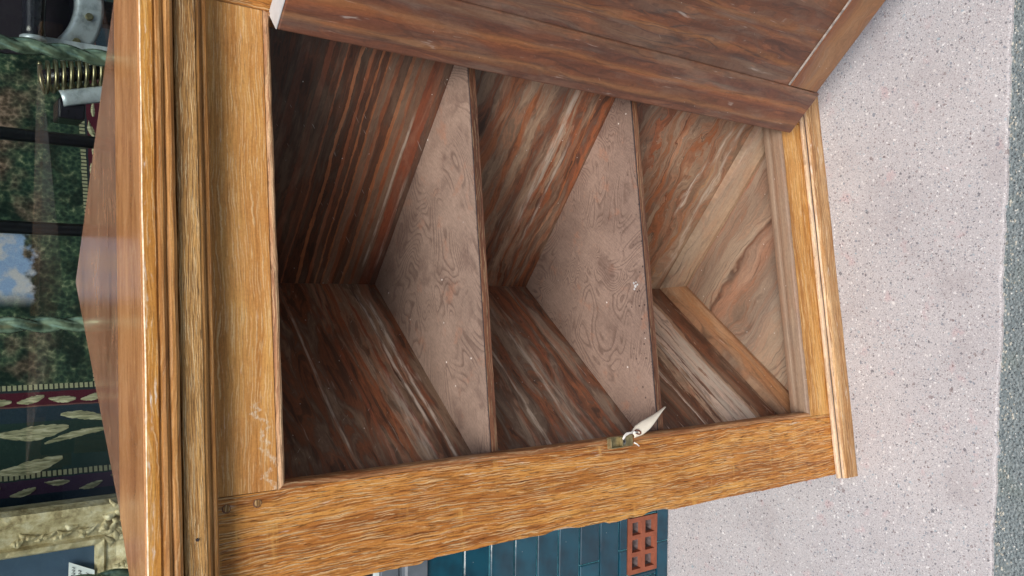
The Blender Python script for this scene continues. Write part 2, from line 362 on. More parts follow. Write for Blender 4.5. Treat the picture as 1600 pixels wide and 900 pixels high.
def shelf_mat(name, off, freq, base, tint, spots):
    q = M(name, 0.40, 0.45)
    v = q.vmath('ADD', q.co(), (off, off * 0.4, 0))
    a = q.noise(q.sc(v, (freq, freq * 1.4, 1)), 1.0, 2.5, 0.5, 0.8)
    fr = q.math('FRACT', q.math('MULTIPLY', a, 48.0))
    ln = q.math('MULTIPLY', q.step(fr, 0.0, 0.12), q.step(fr, 0.60, 0.14))
    brk = q.step(q.noise(v, 16, 3), 0.38, 0.56)
    cl = q.noise(v, 7, 4, 0.6)
    col = q.mix(q.step(cl, 0.3, 0.7), base, tint)
    col = q.mix(q.math('MULTIPLY', q.math('MULTIPLY', ln, brk), 0.48), col, S(84, 64, 58))
    col = q.mix(q.math('MULTIPLY', q.step(q.noise(v, 26, 5, 0.65), 0.56, 0.70), 0.45), col, S(172, 124, 100))
    col = q.mix(q.math('MULTIPLY', q.step(q.noise(q.vmath('ADD', v, (1.1, 3.2, 0)), 11, 5, 0.65), 0.56, 0.70), 0.45), col, S(98, 78, 72))
    # diagonal planing texture
    x, y, z = q.sep(v)
    p = q.comb(q.math('ADD', x, y), q.math('SUBTRACT', x, y), z)
    fb = q.noise(q.sc(p, (60, 420, 1)), 1.0, 3, 0.6)
    col = q.mix(0.45, col, q.ramp(fb, [(0.3, (0.32, 0.32, 0.32, 1)), (0.55, (0.5, 0.5, 0.5, 1)), (0.8, (0.7, 0.7, 0.7, 1))]), 'OVERLAY')
    gn = q.noise(v, 300, 3, 0.7)
    col = q.mix(0.45, col, q.ramp(gn, [(0.3, (0.36, 0.36, 0.36, 1)), (0.7, (0.64, 0.64, 0.64, 1))]), 'OVERLAY')
    yy = q.sep(q.co())[1]; xx = q.sep(q.co())[0]
    vo = q.vor(v, 130)
    pit = q.math('MULTIPLY', q.step(vo['Distance'], 0.26, 0.16), q.step(q.sep(vo['Color'])[0], 0.62, 0.66))
    near = q.math('MULTIPLY', q.step(yy, 0.11, 0.03), q.step(q.noise(v, 5, 2), 0.42, 0.56))
    col = q.mix(q.math('MULTIPLY', q.math('MULTIPLY', pit, near), spots), col, S(60, 42, 42))
    v3 = q.vor(v, 48)
    dm = q.math('MULTIPLY', q.step(v3['Distance'], 0.075, 0.045), q.step(q.sep(v3['Color'])[1], 0.72, 0.74))
    col = q.mix(dm, col, S(236, 234, 232))
    q.color(col)
    q.rough(q.math('ADD', 0.28, q.math('MULTIPLY', cl, 0.25)))
    q.bump(q.math('ADD', q.math('MULTIPLY', fb, 0.6), q.math('MULTIPLY', ln, -0.3)), 0.2, 0.001)
    return q.m

m_shelf1 = shelf_mat('shelf_wood_pinkish', 0.0, 3.6, S(140, 121, 110), S(164, 143, 130), 0.0)
m_shelf2 = shelf_mat('shelf_wood_burr', 2.3, 5.2, S(137, 117, 107), S(160, 138, 126), 0.9)
m_floorb = stained('cabinet_floor_wood', GR, (r2, r2, 0), [
    (-0.1, TP), (0.10, TP), (0.14, S(150, 134, 120)), (0.19, TP2), (0.215, S(166, 128, 106)), (0.235, S(158, 126, 106)), (0.243, D1), (0.247, TP), (0.29, TP2), (0.32, S(150, 130, 114)), (0.335, S(170, 122, 98)), (0.345, TP), (0.42, TP2)], -0.1, 0.45, warp=0.03, wfreq=(5, 9), off=5.0, scuff=0.08, dust=0.9, mottle=0.2, blot=0.05, cloud=0.1)
m_batten = stained('batten_wood', GL, UPV, [(0.0, TP2), (0.04, S(150, 108, 74)), (0.08, S(176, 130, 90)), (0.12, TP2)], 0.0, 0.12, warp=0.01, off=2.2, scuff=0.25, mottle=0.25, blot=0.1, cloud=0.2)
m_batten_r = stained('batten_wood_pale', GR, UPV, [(0.0, TP), (0.05, S(176, 144, 112)), (0.09, S(164, 144, 124)), (0.12, TP)], 0.0, 0.12, warp=0.01, off=3.2, scuff=0.2, mottle=0.2, blot=0.1, cloud=0.1)

m_door_stile = stained('door_inner_wood', (0, 0, 1), (1, 0, 0), [
    (-0.02, S(96, 62, 49)), (0.006, S(109, 70, 55)), (0.012, S(93, 60, 49)), (0.020, S(145, 101, 68)), (0.026, S(117, 74, 53)), (0.036, S(105, 65, 51)), (0.044, S(142, 86, 55)), (0.050, S(155, 103, 65)), (0.057, S(113, 72, 53)), (0.068, S(95, 62, 53)), (0.078, S(127, 92, 70)), (0.09, S(97, 64, 53))], -0.02, 0.10, warp=0.010, wfreq=(4.5, 40), off=6.1, scuff=0.4, dust=0.3, rough=0.34, cloud=0.25, mottle=0.12, tone=1.0, lines_=0.5, blot=0.3)
m_door_panel = stained('door_panel_wood', (0, 0, 1), (1, 0, 0), [
    (0.08, S(95, 65, 55)), (0.10, S(113, 81, 62)), (0.112, S(95, 62, 51)), (0.122, S(145, 95, 56)), (0.130, S(113, 70, 49)), (0.145, S(93, 60, 48)), (0.16, S(129, 83, 55)), (0.17, S(96, 62, 49)), (0.185, S(140, 92, 56)), (0.195, S(109, 70, 51)), (0.21, S(93, 60, 47)), (0.235, S(129, 83, 53)), (0.26, S(97, 64, 49)), (0.30, S(127, 83, 55)), (0.35, S(99, 65, 51)), (0.47, S(125, 81, 53))], 0.08, 0.48, warp=0.022, wfreq=(3.0, 22), off=8.8, scuff=0.35, dust=0.3, rough=0.34, cloud=0.3, mottle=0.12, tone=1.0, lines_=0.7, blot=0.35)
m_door_rail = stained('door_rail_wood', (1, 0, 0), UPV, [
    (0.10, S(125, 86, 62)), (0.13, S(145, 103, 68)), (0.155, S(153, 111, 74)), (0.19, S(129, 83, 58))], 0.10, 0.20, warp=0.03, wfreq=(9, 12), off=3.3, scuff=0.1, dust=0.3, lines_=0.1, cloud=0.2, mottle=0.1, blot=0.1, tone=1.0)
m_pale = plain('bare_pale_wood', S(150, 142, 136), 0.6, 0.3, var=0.35, scale=90, bump=0.2)
m_white_edge = plain('white_painted_edge', S(196, 198, 200), 0.55, 0.3, var=0.1, scale=50, bump=0.2)

OD, OM, OL = S(138, 88, 40), S(184, 134, 66), S(210, 164, 92)
m_rail = oak('oak_top_rail', 'x', S(182, 122, 62), S(208, 152, 86), S(222, 170, 102), fleck=0.45, pore=0.3, off=0.0, wear=0.5, bump=0.3, squiggle=True)
m_stile = oak('oak_stile', 'z', S(134, 76, 36), S(188, 122, 58), S(220, 162, 86), fleck=0.5, ray=0.6, pore=0.75, off=1.3, wear=0.55, band=0.5, bump=0.6)
m_frieze = oak('oak_frieze', 'x', S(132, 94, 54), S(168, 126, 74), S(198, 156, 98), fleck=0.55, pore=0.8, off=2.9, wear=0.1, bump=0.5, across=1.5, band=0.3)
m_corn = oak('oak_cornice', 'x', S(156, 98, 42), S(198, 140, 66), S(220, 168, 92), fleck=0.3, pore=0.3, off=4.4, wthr=0.50, wear=0.9, bump=0.3)
m_mould = oak('oak_moulding', 'x', S(128, 82, 42), S(164, 114, 60), S(186, 138, 80), fleck=0.15, pore=0.3, off=5.4, wear=0.1, bump=0.2)
m_bead = oak('oak_bead', 'x', S(128, 82, 56), S(176, 134, 98), S(204, 172, 138), fleck=0.3, pore=0.5, off=6.6, wear=0.3, bump=0.2)
m_beadv = oak('oak_bead_upright', 'z', S(122, 74, 44), S(160, 106, 64), S(196, 152, 106), fleck=0.3, pore=0.5, off=7.7, wear=0.4, bump=0.2)
m_brail = oak('oak_bottom_rail', 'x', S(150, 98, 48), S(192, 138, 74), S(216, 168, 102), fleck=0.35, pore=0.3, off=8.6, wear=0.2, bump=0.3, across=0.5)
m_plinth = oak('oak_plinth', 'x', S(134, 92, 56), S(178, 132, 82), S(212, 176, 132), fleck=0.4, pore=0.5, off=9.9, wthr=0.54, wear=0.7, bump=0.4)
m_sill = stained('worn_grey_sill', (1, 0, 0), (0, 1, 0), [(0.0, S(150, 126, 106)), (0.010, S(166, 142, 120)), (0.016, S(138, 112, 92)), (0.022, S(172, 150, 130)), (0.030, S(144, 118, 98)), (0.036, S(124, 100, 82))], 0.0, 0.036, warp=0.002, wfreq=(4, 60), off=11.0, scuff=0.3, mottle=0.12, blot=0.05, cloud=0.15, hot=0.0, lines_=0.1)
m_top1 = oak('varnished_top_front_plank', 'x', S(150, 100, 58), S(176, 124, 78), S(192, 142, 94), fleck=0.06, pore=0.08, off=12.0, wear=0.06, bump=0.03, rough=0.10)
m_top2 = oak('varnished_top_back_plank', 'x', S(112, 76, 54), S(134, 96, 72), S(152, 114, 88), fleck=0.05, pore=0.08, off=13.0, wear=0.05, bump=0.02, rough=0.06)
m_plbead = oak('pale_plinth_bead', 'x', S(170, 136, 102), S(204, 176, 146), S(226, 206, 182), fleck=0.5, pore=0.4, off=16.0, wear=0.6, wthr=0.5, bump=0.3)  # worn bead, paled further so its highlight line sits in the colour
m_wear = plain('worn_bare_edge', S(226, 208, 180), 0.6, 0.3, var=0.3, scale=120)
m_sidedk = plain('cabinet_back_boards', S(96, 68, 48), 0.6, 0.3, var=0.2)
m_edge = oak('shelf_lipping', 'x', S(78, 50, 40), S(112, 74, 56), S(146, 102, 78), fleck=0.2, pore=0.4, off=14.0, wear=0.1, bump=0.3)
m_groove = plain('dark_groove', S(58, 54, 58), 0.5, 0.3)
m_brass = plain('aged_brass', S(128, 118, 86), 0.38, 0.5, 0.85, var=0.25, scale=160)
m_steel = plain('screw_steel', S(150, 148, 142), 0.35, 0.5, 0.9)
m_paper = plain('paper_card', S(226, 220, 206), 0.7, 0.2, var=0.04, scale=60)
m_string = plain('white_string', S(236, 234, 230), 0.8, 0.2, var=0.05, scale=300)
m_eyelet = plain('brown_paper_ring', S(106, 62, 48), 0.7, 0.2)

# ================================================================= the setting
def ground_mats():
    q = M('terrazzo', 0.55, 0.35); v = q.co()
    big = q.noise(v, 5, 3)
    col = q.mix(q.step(big, 0.3, 0.7), S(177, 175, 178), S(188, 186, 188))
    col = q.mix(q.math('MULTIPLY', q.step(q.noise(v, 700, 2), 0.40, 0.60), 0.5), col, S(206, 203, 206))
    col = q.mix(q.math('MULTIPLY', q.step(q.noise(q.vmath('ADD', v, (3, 1, 0)), 420, 3, 0.65), 0.52, 0.62), 0.55), col, S(140, 134, 138))
    col = q.mix(q.math('MULTIPLY', q.step(q.noise(q.vmath('ADD', v, (9, 1, 0)), 26, 3), 0.60, 0.72), 0.35), col, S(196, 158, 160))
    wv = q.vmath('ADD', v, q.sc(q.noise(v, 160, 2, col=True), (0.006, 0.006, 0.006)))
    hts = None
    for sc_, thr, sel, off in ((470, 0.34, 0.34, 0.0), (280, 0.28, 0.60, 1.7), (130, 0.30, 0.66, 4.4), (62, 0.20, 0.72, 8.8)):
        vo = q.vor(q.vmath('ADD', wv, (off, off * 0.3, 0)), sc_)
        cx = q.sep(vo['Color'])
        szv = q.math('MULTIPLY', q.math('ADD', cx[2], 0.45), thr)
        msk = q.math('MULTIPLY', q.math('LESS_THAN', vo['Distance'], szv), q.math('GREATER_THAN', cx[0], sel))
        pal = q.ramp(cx[1], [(0.0, S(70, 74, 84)), (0.22, S(104, 116, 130)), (0.42, S(126, 112, 112)), (0.60, S(236, 236, 236)), (0.76, S(226, 224, 222)), (0.84, S(140, 164, 176)), (0.95, S(90, 66, 60))], 'CONSTANT')
        col = q.mix(q.math('MULTIPLY', msk, 0.64), col, pal)
    gr = q.noise(v, 1.4, 4, 0.6)
    col = q.mix(q.math('MULTIPLY', q.step(gr, 0.5, 0.75), 0.3), col, S(158, 142, 144))
    col = q.mix(q.math('MULTIPLY', q.step(q.noise(q.vmath('ADD', v, (2, 8, 0)), 7, 5, 0.65), 0.50, 0.72), 0.28), col, S(142, 132, 134))
    col = q.mix(q.math('MULTIPLY', q.step(q.noise(q.vmath('ADD', v, (5, 3, 0)), 18, 4, 0.6), 0.60, 0.74), 0.22), col, S(206, 204, 206))
    q.color(col); q.bump(q.noise(v, 500, 3), 0.12, 0.001)
    ter = q.m
    q = M('asphalt', 0.8, 0.3); v = q.co()
    col = q.mix(q.step(q.noise(v, 260, 3), 0.3, 0.7), S(110, 122, 126), S(144, 154, 156))
    vo = q.vor(v, 230)
    cx = q.sep(vo['Color'])
    col = q.mix(q.math('MULTIPLY', q.math('LESS_THAN', vo['Distance'], 0.34), q.math('GREATER_THAN', cx[0], 0.5)), col, q.ramp(cx[1], [(0, S(84, 94, 100)), (0.4, S(124, 138, 142)), (0.75, S(178, 184, 184)), (0.93, S(224, 226, 222))], 'CONSTANT'))
    col = q.mix(q.math('MULTIPLY', q.step(q.noise(v, 14, 4), 0.5, 0.7), 0.3), col, S(116, 128, 118))
    q.color(col); q.bump(q.math('ADD', q.math('MULTIPLY', vo['Distance'], -1.0), q.noise(v, 300, 3)), 0.8, 0.004)
    return ter, q.m
m_ter, m_asph = ground_mats()

road = obj('asphalt_pavement', [(-150, -200, -0.006), (150, -200, -0.006), (150, 100, -0.006), (-150, 100, -0.006)], [(0, 1, 2, 3)], m_asph)
tag(road, kind='structure')
vs, fs = [], []
NX = 700
for i in range(NX + 1):
    x = -3.0 + 6.0 * i / NX
    e = 0.5945 - 0.0207 * x + 0.0028 * mnoise.noise(Vector((x * 9, 0, 0))) + 0.003 * mnoise.noise(Vector((x * 34, 5, 0))) + 0.0025 * mnoise.noise(Vector((x * 110, 9, 0)))
    vs += [(x, e - 0.002, -0.012), (x, e, -0.001), (x, e + 0.0035, 0.0), (x, 1.312, 0.0)]
for i in range(NX):
    for j in range(3):
        a = i * 4 + j
        fs.append((a, a + 4, a + 5, a + 1))
tag(obj('terrazzo_forecourt', vs, fs, m_ter), kind='structure')

# loose grit where the terrazzo breaks off into the asphalt
vs, fs = [], []
for i in range(520):
    x = random.uniform(-0.75, 0.75)
    y = 0.5945 - 0.0207 * x - abs(random.gauss(0, 0.011)) + 0.002
    s = random.uniform(0.0008, 0.0024)
    b = len(vs)
    a0 = random.uniform(0, 6.28)
    for k in range(4):
        a = a0 + k * 1.571 + random.uniform(-.4, .4)
        vs.append((x + s * math.cos(a) * random.uniform(.7, 1.9), y + s * math.sin(a), -0.006))
    vs.append((x, y, -0.006 + s * random.uniform(0.7, 1.2)))
    for k in range(4): fs.append((b + k, b + (k + 1) % 4, b + 4))
grit = obj('grit', vs, fs, plain('pale_grit', S(178, 176, 166), 0.8, 0.3, var=0.4, scale=240))
tag(grit, 'pale loose grit along the broken terrazzo edge', 'grit', kind='stuff')

# ================================================================= corner cabinet
YAW = R(7.54); FRONT = 0.892
base = Vector((-math.sin(YAW) * FRONT, math.cos(YAW) * FRONT, 0))
cab = empty('corner_cabinet', base, YAW)
tag(cab, 'golden oak corner cabinet with open door and two triangular shelves', 'cabinet')
XL, XR, XO, XO2 = -0.108, 0.440, -0.217, 0.549
CX = 0.166
ZB, ZT = 0.100, 1.078
T = 0.022

# ragged left stile, splintered along its outer arris
def stile(name, xin, xout, z0, z1, mat, seed):
    sg = 1 if xout > xin else -1
    n = 240
    vs, fs = [], []
    for i in range(n + 1):
        z = z0 + (z1 - z0) * i / n
        w = 0.0016 * mnoise.noise(Vector((z * 7, seed, 0))) + 0.0012 * mnoise.noise(Vector((z * 26, seed, 3))) + 0.0008 * mnoise.noise(Vector((z * 90, seed, 5)))
        chip = max(0.0, mnoise.noise(Vector((z * 11, seed, 9))) - 0.16) * 0.026
        step_ = 0.0035 if 0.60 < z < 0.905 else 0.0
        xo = xout + sg * (w - chip - step_ * 0.9)
        xo2 = xout + sg * (w * 0.6 - chip * 0.35 - step_ * 0.6 - 0.0005)
        vs += [(xin, 0, z), (xo, 0, z), (xo2, 0.006, z), (xo2, T, z), (xin, T, z)]
    for i in range(n):
        for j in range(5):
            a = i * 5 + j; b = i * 5 + (j + 1) % 5
            fs.append((a, b, b + 5, a + 5))
    fs.append(tuple(range(5))); fs.append(tuple(n * 5 + j for j in range(5)))
    fm = [1 if (k < n * 5 and k % 5 == 1) else 0 for k in range(len(fs))]
    return obj(name, vs, fs, [mat, m_splint], cab, fmat=fm)
m_splint = oak('splintered_oak_edge', 'z', S(140, 90, 52), S(190, 140, 92), S(232, 206, 172), fleck=0.6, pore=0.4, off=15.0, wear=0.8, bump=0.6)
stile('stile', XL, XO, 0.034, 1.1465, m_stile, 2.0)
stile('stile', XR, XO2, 0.034, 1.1465, m_stile, 12.0)
box('top_rail', XL + 0.0006, XR - 0.0006, -0.0008, T, ZT, 1.1465, m_rail, cab, bevel=0.0012)
box('bottom_rail', XL + 0.0006, XR - 0.0006, -0.0006, T, 0.034, ZB, m_brail, cab, bevel=0.001)

def bead(name, c0, c1, inward, mitre, mat):
    # profile: (distance into the opening, y)
    prof = [(0.0, 0.0), (0.0008, -0.0014), (0.0022, -0.0032), (0.0045, -0.0036), (0.0066, -0.0024), (0.0078, 0.0002), (0.0084, 0.004), (0.0084, T), (0.0, T)]
    c0, c1 = Vector(c0), Vector(c1); iw = Vector(inward); mt = Vector(mitre)
    n = 40
    vs, fs = [], []
    k = len(prof)
    for i in range(n + 1):
        f = i / n
        for j, (a, y) in enumerate(prof):
            p0 = c0 + iw * a + mt * a; p1 = c1 + iw * a - mt * a
            p = p0.lerp(p1, f)
            wob = 0.0006 * mnoise.noise(Vector((f * 30, j * 0.3, c0.x * 10 + c0.z)))
            vs.append((p.x + wob * abs(iw.x), y + wob, p.z + wob * abs(iw.z)))
    for i in range(n):
        for j in range(k):
            a = i * k + j; b = i * k + (j + 1) % k
            fs.append((a, b, b + k, a + k))
    fs.append(tuple(range(k))); fs.append(tuple(n * k + j for j in range(k)))
    return obj(name, vs, fs, mat, cab)
g = 0.0004
bead('bead', (XL, 0, ZT - g), (XR, 0, ZT - g), (0, 0, -1), (1, 0, 0), m_bead)
bead('bead', (XL, 0, ZB + g), (XR, 0, ZB + g), (0, 0, 1), (1, 0, 0), m_sill)
bead('bead', (XL + g, 0, ZB), (XL + g, 0, ZT), (1, 0, 0), (0, 0, 1), m_beadv)
bead('bead', (XR - g, 0, ZB), (XR - g, 0, ZT), (-1, 0, 0), (0, 0, 1), m_beadv)
box('door_stop', XL - 0.01, XR + 0.01, T + 0.0006, 0.034, 0.03, 0.1078, m_sill, cab, bevel=0.001)

# cornice, frieze and neck moulding
X0, X1 = -0.262, 0.594
cor = [(-0.0414, 1.2205), (-0.0425, 1.2194), (-0.0425, 1.2085), (-0.0405, 1.2072), (-0.0400, 1.2062), (-0.0428, 1.2045), (-0.0435, 1.2015), (-0.0420, 1.1988), (-0.0398, 1.1975), (-0.0402, 1.1965), (-0.0424, 1.1945), (-0.0428, 1.1915), (-0.0412, 1.1885), (-0.038, 1.1872), (-0.030, 1.1868), (-0.0005, 1.1868), (-0.0005, 1.2203)]
extrude_x('cornice', cor, X0, X1, [m_corn, m_wear, m_mould], cab, wob=0.0007, n=160, fm=[1, 0, 0] + [2] * 12 + [0, 0], seed=1)
fr = [(-0.0335, 1.1852), (-0.0342, 1.1845), (-0.0342, 1.1640), (-0.0335, 1.1632), (-0.0005, 1.1632), (-0.0005, 1.1852)]
extrude_x('frieze', fr, X0 + 0.012, X1 - 0.012, m_frieze, cab, wob=0.0006, n=160, seed=4)
nk = [(-0.033, 1.1628), (-0.0325, 1.1600), (-0.0300, 1.1575), (-0.0262, 1.1562), (-0.0262, 1.1550), (-0.0275, 1.1535), (-0.0272, 1.1510), (-0.0250, 1.1492), (-0.022, 1.1486), (-0.0005, 1.1480), (-0.0005, 1.1628)]
extrude_x('neck_moulding', nk, X0 + 0.016, X1 - 0.016, m_mould, cab, wob=0.0006, n=160, seed=6)
box('frieze_backing', XO + 0.004, XO2 - 0.004, 0.0, T, 1.1472, 1.2025, m_sidedk, cab)
# plinth moulding
pl = [(-0.0008, 0.0400), (-0.0030, 0.0428), (-0.0062, 0.0432), (-0.0086, 0.0408), (-0.0092, 0.0372), (-0.0104, 0.0366), (-0.0125, 0.0380), (-0.0160, 0.0372), (-0.0188, 0.0345), (-0.0205, 0.0310), (-0.0205, 0.0008), (-0.0008, 0.0008)]
extrude_x('plinth_moulding', pl, XO - 0.006, XO2 + 0.006, [m_plinth, m_plbead, m_groove], cab, wob=0.0009, n=160, fm=[1, 1, 1, 1, 2, 0, 1, 0, 0, 0, 0, 0], seed=8)
box('plinth_backing', XO + 0.006, XO2 - 0.006, 0.0, T, 0.001, 0.0335, m_sidedk, cab)

# top: two varnished planks, pointed to the rear
AP = 0.367
def xs(y): return (CX - (AP - y), CX + (AP - y))
yj = 0.078
a, b = xs(yj - 0.0004); a0, b0 = xs(0.0)
prism('top_plank', [(X0 + 0.004, -0.0395), (X1 - 0.004, -0.0395), (X1 - 0.004, -0.018), (b0 + 0.02, 0.0), (b, yj - 0.0004), (a, yj - 0.0004), (a0 - 0.02, 0.0), (X0 + 0.004, -0.018)], 1.2035, 1.2218, m_top1, cab, bevel=0.0009)
a, b = xs(yj + 0.0004)
prism('top_plank', [(a, yj + 0.0004), (b, yj + 0.0004), (CX, AP)], 1.2035, 1.2212, m_top2, cab, bevel=0.0009)

# interior: three boards a side, grain running to the rear corner
AI = 0.340; TW = 0.018
s2 = math.sqrt(2)
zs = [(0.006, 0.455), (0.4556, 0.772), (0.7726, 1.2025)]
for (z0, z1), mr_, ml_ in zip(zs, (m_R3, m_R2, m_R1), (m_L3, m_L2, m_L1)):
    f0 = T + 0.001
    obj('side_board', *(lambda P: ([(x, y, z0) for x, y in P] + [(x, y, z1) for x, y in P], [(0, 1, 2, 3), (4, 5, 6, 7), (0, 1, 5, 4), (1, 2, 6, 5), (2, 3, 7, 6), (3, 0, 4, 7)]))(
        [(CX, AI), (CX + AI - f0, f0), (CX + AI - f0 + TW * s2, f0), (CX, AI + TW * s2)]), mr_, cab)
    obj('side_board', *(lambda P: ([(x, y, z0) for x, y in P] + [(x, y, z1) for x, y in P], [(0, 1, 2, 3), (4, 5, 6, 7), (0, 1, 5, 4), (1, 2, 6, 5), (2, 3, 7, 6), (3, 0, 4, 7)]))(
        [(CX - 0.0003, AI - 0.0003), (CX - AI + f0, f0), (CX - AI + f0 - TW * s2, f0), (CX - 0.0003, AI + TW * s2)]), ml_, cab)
def tri(front, back):
    return [(CX - (AI - front) + 0.001, front), (CX + (AI - front) - 0.001, front), (CX, AI - back)]
for zt, mt in ((0.779, m_shelf1), (0.4625, m_shelf2)):
    sh = prism('shelf', tri(0.0215 + 0.0045, 0.002), zt - 0.0108, zt, mt, cab)
    hw = AI - 0.026
    x0, x1 = CX - hw - 0.003, CX + hw + 0.003
    box('groove', x0, x1, 0.0232, 0.0258, zt - 0.0105, zt - 0.0012, m_groove, sh)
    box('lipping', x0, x1, 0.0225 - 0.009 if False else 0.0222 - 0.0, 0.0230, zt - 0.0110, zt - 0.0008, m_edge, sh)
prism('cabinet_floor', tri(0.0345, 0.002), 0.046, 0.058, m_floorb, cab)
# chamfered battens along the foot of both walls
def batten(sgn, mat):
    d = Vector((sgn, -1, 0)).normalized(); nrm = Vector((-sgn, -1, 0)).normalized()
    A = Vector((CX, AI, 0)) + nrm * 0.0006
    prof = [(0.0, 0.0585), (0.030, 0.0585), (0.030, 0.068), (0.012, 0.098), (0.0, 0.100)]
    vs, fs = [], []
    L = (AI - 0.036) * s2
    for i in range(2):
        for w_, z in prof:
            st = w_ if i == 0 else L - w_ * 1.02
            p = A + d * st + nrm * w_
            vs.append((p.x, p.y, z))
    k = len(prof)
    for j in range(k): fs.append((j, (j + 1) % k, k + (j + 1) % k, k + j))
    fs += [tuple(range(k)), tuple(range(k, 2 * k))]
    obj('batten', vs, fs, mat, cab, bevel=0.0012)
batten(-1, m_batten); batten(1, m_batten_r)

# ---- door, hung on the right and swung wide
door = empty('door', (0.438, 0.002, 0), math.atan2(-0.79, 0.62), cab)
TH = 0.036
box('door_stile', 0.0, 0.0855, -TH, 0.0, 0.101, 1.0685, m_door_stile, door, bevel=0.0022)
box('door_stile', 0.460, 0.545, -TH, 0.0, 0.101, 1.0685, m_door_stile, door, bevel=0.0022)
box('door_rail', 0.0866, 0.4594, -TH, 0.0, 0.111, 0.188, m_door_rail, door, bevel=0.0022)
box('door_rail', 0.0866, 0.4594, -TH, 0.0, 1.000, 1.0685, m_door_rail, door, bevel=0.0022)
box('door_panel', 0.0860, 0.4600, -TH + 0.004, -0.008, 0.1884, 0.9996, m_door_panel, door)
box('ledge', 0.0870, 0.4590, -TH + 0.0005, -TH + 0.0038, 0.1886, 0.1920, m_pale, door, bevel=0.001)
box('top_edge', 0.0005, 0.0850, -TH + 0.0008, -0.0008, 1.0690, 1.0702, m_white_edge, door)
for z in (0.22, 0.95):
    hg = tube('hinge', [(-0.0035, 0.0015, z - 0.03), (-0.0035, 0.0015, z + 0.03)], 0.0032, m_brass, door, 10)

# ---- oak pegs, a nail hole and a splash of dried paint
def dab(name, pts, y0, y1, mat, parent, flat=False):
    n = len(pts)
    if flat: v = [(x, y, y0) for x, y in pts] + [(x, y, y1) for x, y in pts]
    else: v = [(x, y0, z) for x, z in pts] + [(x, y1, z) for x, z in pts]
    return obj(name, v, [tuple(range(n)), tuple(range(n, 2 * n))] + [(i, (i + 1) % n, n + (i + 1) % n, n + i) for i in range(n)], mat, parent)
def blob_pts(cx_, cz_, r_, n=10, rough=0.15, seed=0):
    return [(cx_ + r_ * math.cos(6.2832 * i / n) * (1 + rough * mnoise.noise(Vector((i * 1.7, seed, 0)))), cz_ + r_ * math.sin(6.2832 * i / n) * (1 + rough * mnoise.noise(Vector((i * 1.7, seed, 4))))) for i in range(n)]
for px_, pz_ in ((-0.1200, 1.1340), (-0.1190, 1.1010)):
    pg = dab('peg', blob_pts(px_, pz_, 0.0048, 9, 0.25, px_ * 50 + pz_ * 90), -0.0007, 0.004, m_edge, cab)
    dab('peg_head', blob_pts(px_ + 0.0004, pz_ - 0.0004, 0.0036, 9, 0.25, pz_ * 70), -0.0011, -0.0008, m_frieze, pg)
dab('nail_hole', blob_pts(-0.141, 1.173, 0.0017, 8, 0.2, 3), -0.0353, -0.0330, m_groove, cab)
for k_, (dx_, dy_, r_) in enumerate(((0, 0, 0.0034), (0.0055, 0.003, 0.0024), (-0.0045, 0.0025, 0.0022), (0.002, -0.0045, 0.0020), (0.0065, -0.002, 0.0014))):
    dab('paint_fleck', blob_pts(0.130 + dx_, 0.047 + dy_, r_ * 0.8, 9, 0.7, k_), 0.4627, 0.4634, m_white_edge, cab, True)

# ---- lock keeper on the left stile
m_keep = plain('tarnished_brass_plate', S(146, 134, 100), 0.42, 0.5, 0.5, var=0.3, scale=140)
kp = empty('lock_keeper', (0, 0, 0), 0, cab)
box('front_plate', -0.1135, -0.0975, -0.0056, -0.0030, 0.5455, 0.5950, m_keep, kp, bevel=0.0006)
box('rim', -0.1135, -0.1120, -0.0120, -0.0057, 0.5712, 0.5950, m_keep, kp, bevel=0.0003)
box('rim', -0.1118, -0.0985, -0.0120, -0.0057, 0.5935, 0.5950, m_keep, kp, bevel=0.0003)
box('rim', -0.1118, -0.0985, -0.0120, -0.0057, 0.5712, 0.5728, m_keep, kp, bevel=0.0003)
def disc(name, c, r, th, mat, parent, seg=20):
    vs, fs = [], []
    for y, rr in ((0, r), (-th * .7, r), (-th, r * 0.75)):
        for j in range(seg):
            a = 2 * math.pi * j / seg
            vs.append((c[0] + rr * math.cos(a), c[1] + y, c[2] + rr * math.sin(a)))
    for i in range(2):
        for j in range(seg): fs.append((i * seg + j, i * seg + (j + 1) % seg, (i + 1) * seg + (j + 1) % seg, (i + 1) * seg + j))
    fs.append(tuple(2 * seg + j for j in range(seg)))
    return obj(name, vs, fs, mat, parent)
sc_ = disc('screw', (-0.1055, -0.0057, 0.5655), 0.0046, 0.002, m_steel, kp)
disc('screw_slot', (-0.1055, -0.0076, 0.5655), 0.0020, 0.0003, m_groove, sc_, 8)

# ---- price tag on a string
tg = empty('price_tag', base + Matrix.Rotation(YAW, 3, 'Z') @ Vector((-0.10, -0.01, 0.56)), YAW)
tag(tg, 'small cream paper price tag hanging by white string from the brass keeper', 'tag')
def TL(p): return (p[0] + 0.10, p[1] + 0.01, p[2] - 0.56)
vs, fs = [], []
nu, nv = 24, 8
for i in range(nu + 1):
    f = i / nu
    cxx = -0.0985 + 0.036 * f
    czz = 0.5450 - 0.0715 * f
    cyy = -0.0075 - 0.004 * math.sin(f * 3.1)
    wd = 0.0092 * min(1.0, 0.55 + f * 2.6) * min(1.0, (1.02 - f) * 1.5)
    tw = 0.25 + 1.05 * f                      # the card twists as it hangs
    for j in range(nv + 1):
        e = (j / nv - 0.5) * 2
        vs.append(TL((cxx + e * wd * 0.80 * math.cos(tw), cyy + e * wd * math.sin(tw) * 0.9 + 0.003 * e * e, czz + e * wd * 0.42 * math.cos(tw))))
for i in range(nu):
    for j in range(nv):
        a = i * (nv + 1) + j
        fs.append((a, a + 1, a + nv + 2, a + nv + 1))
cd = obj('card', vs, fs, m_paper, tg, smooth=True)
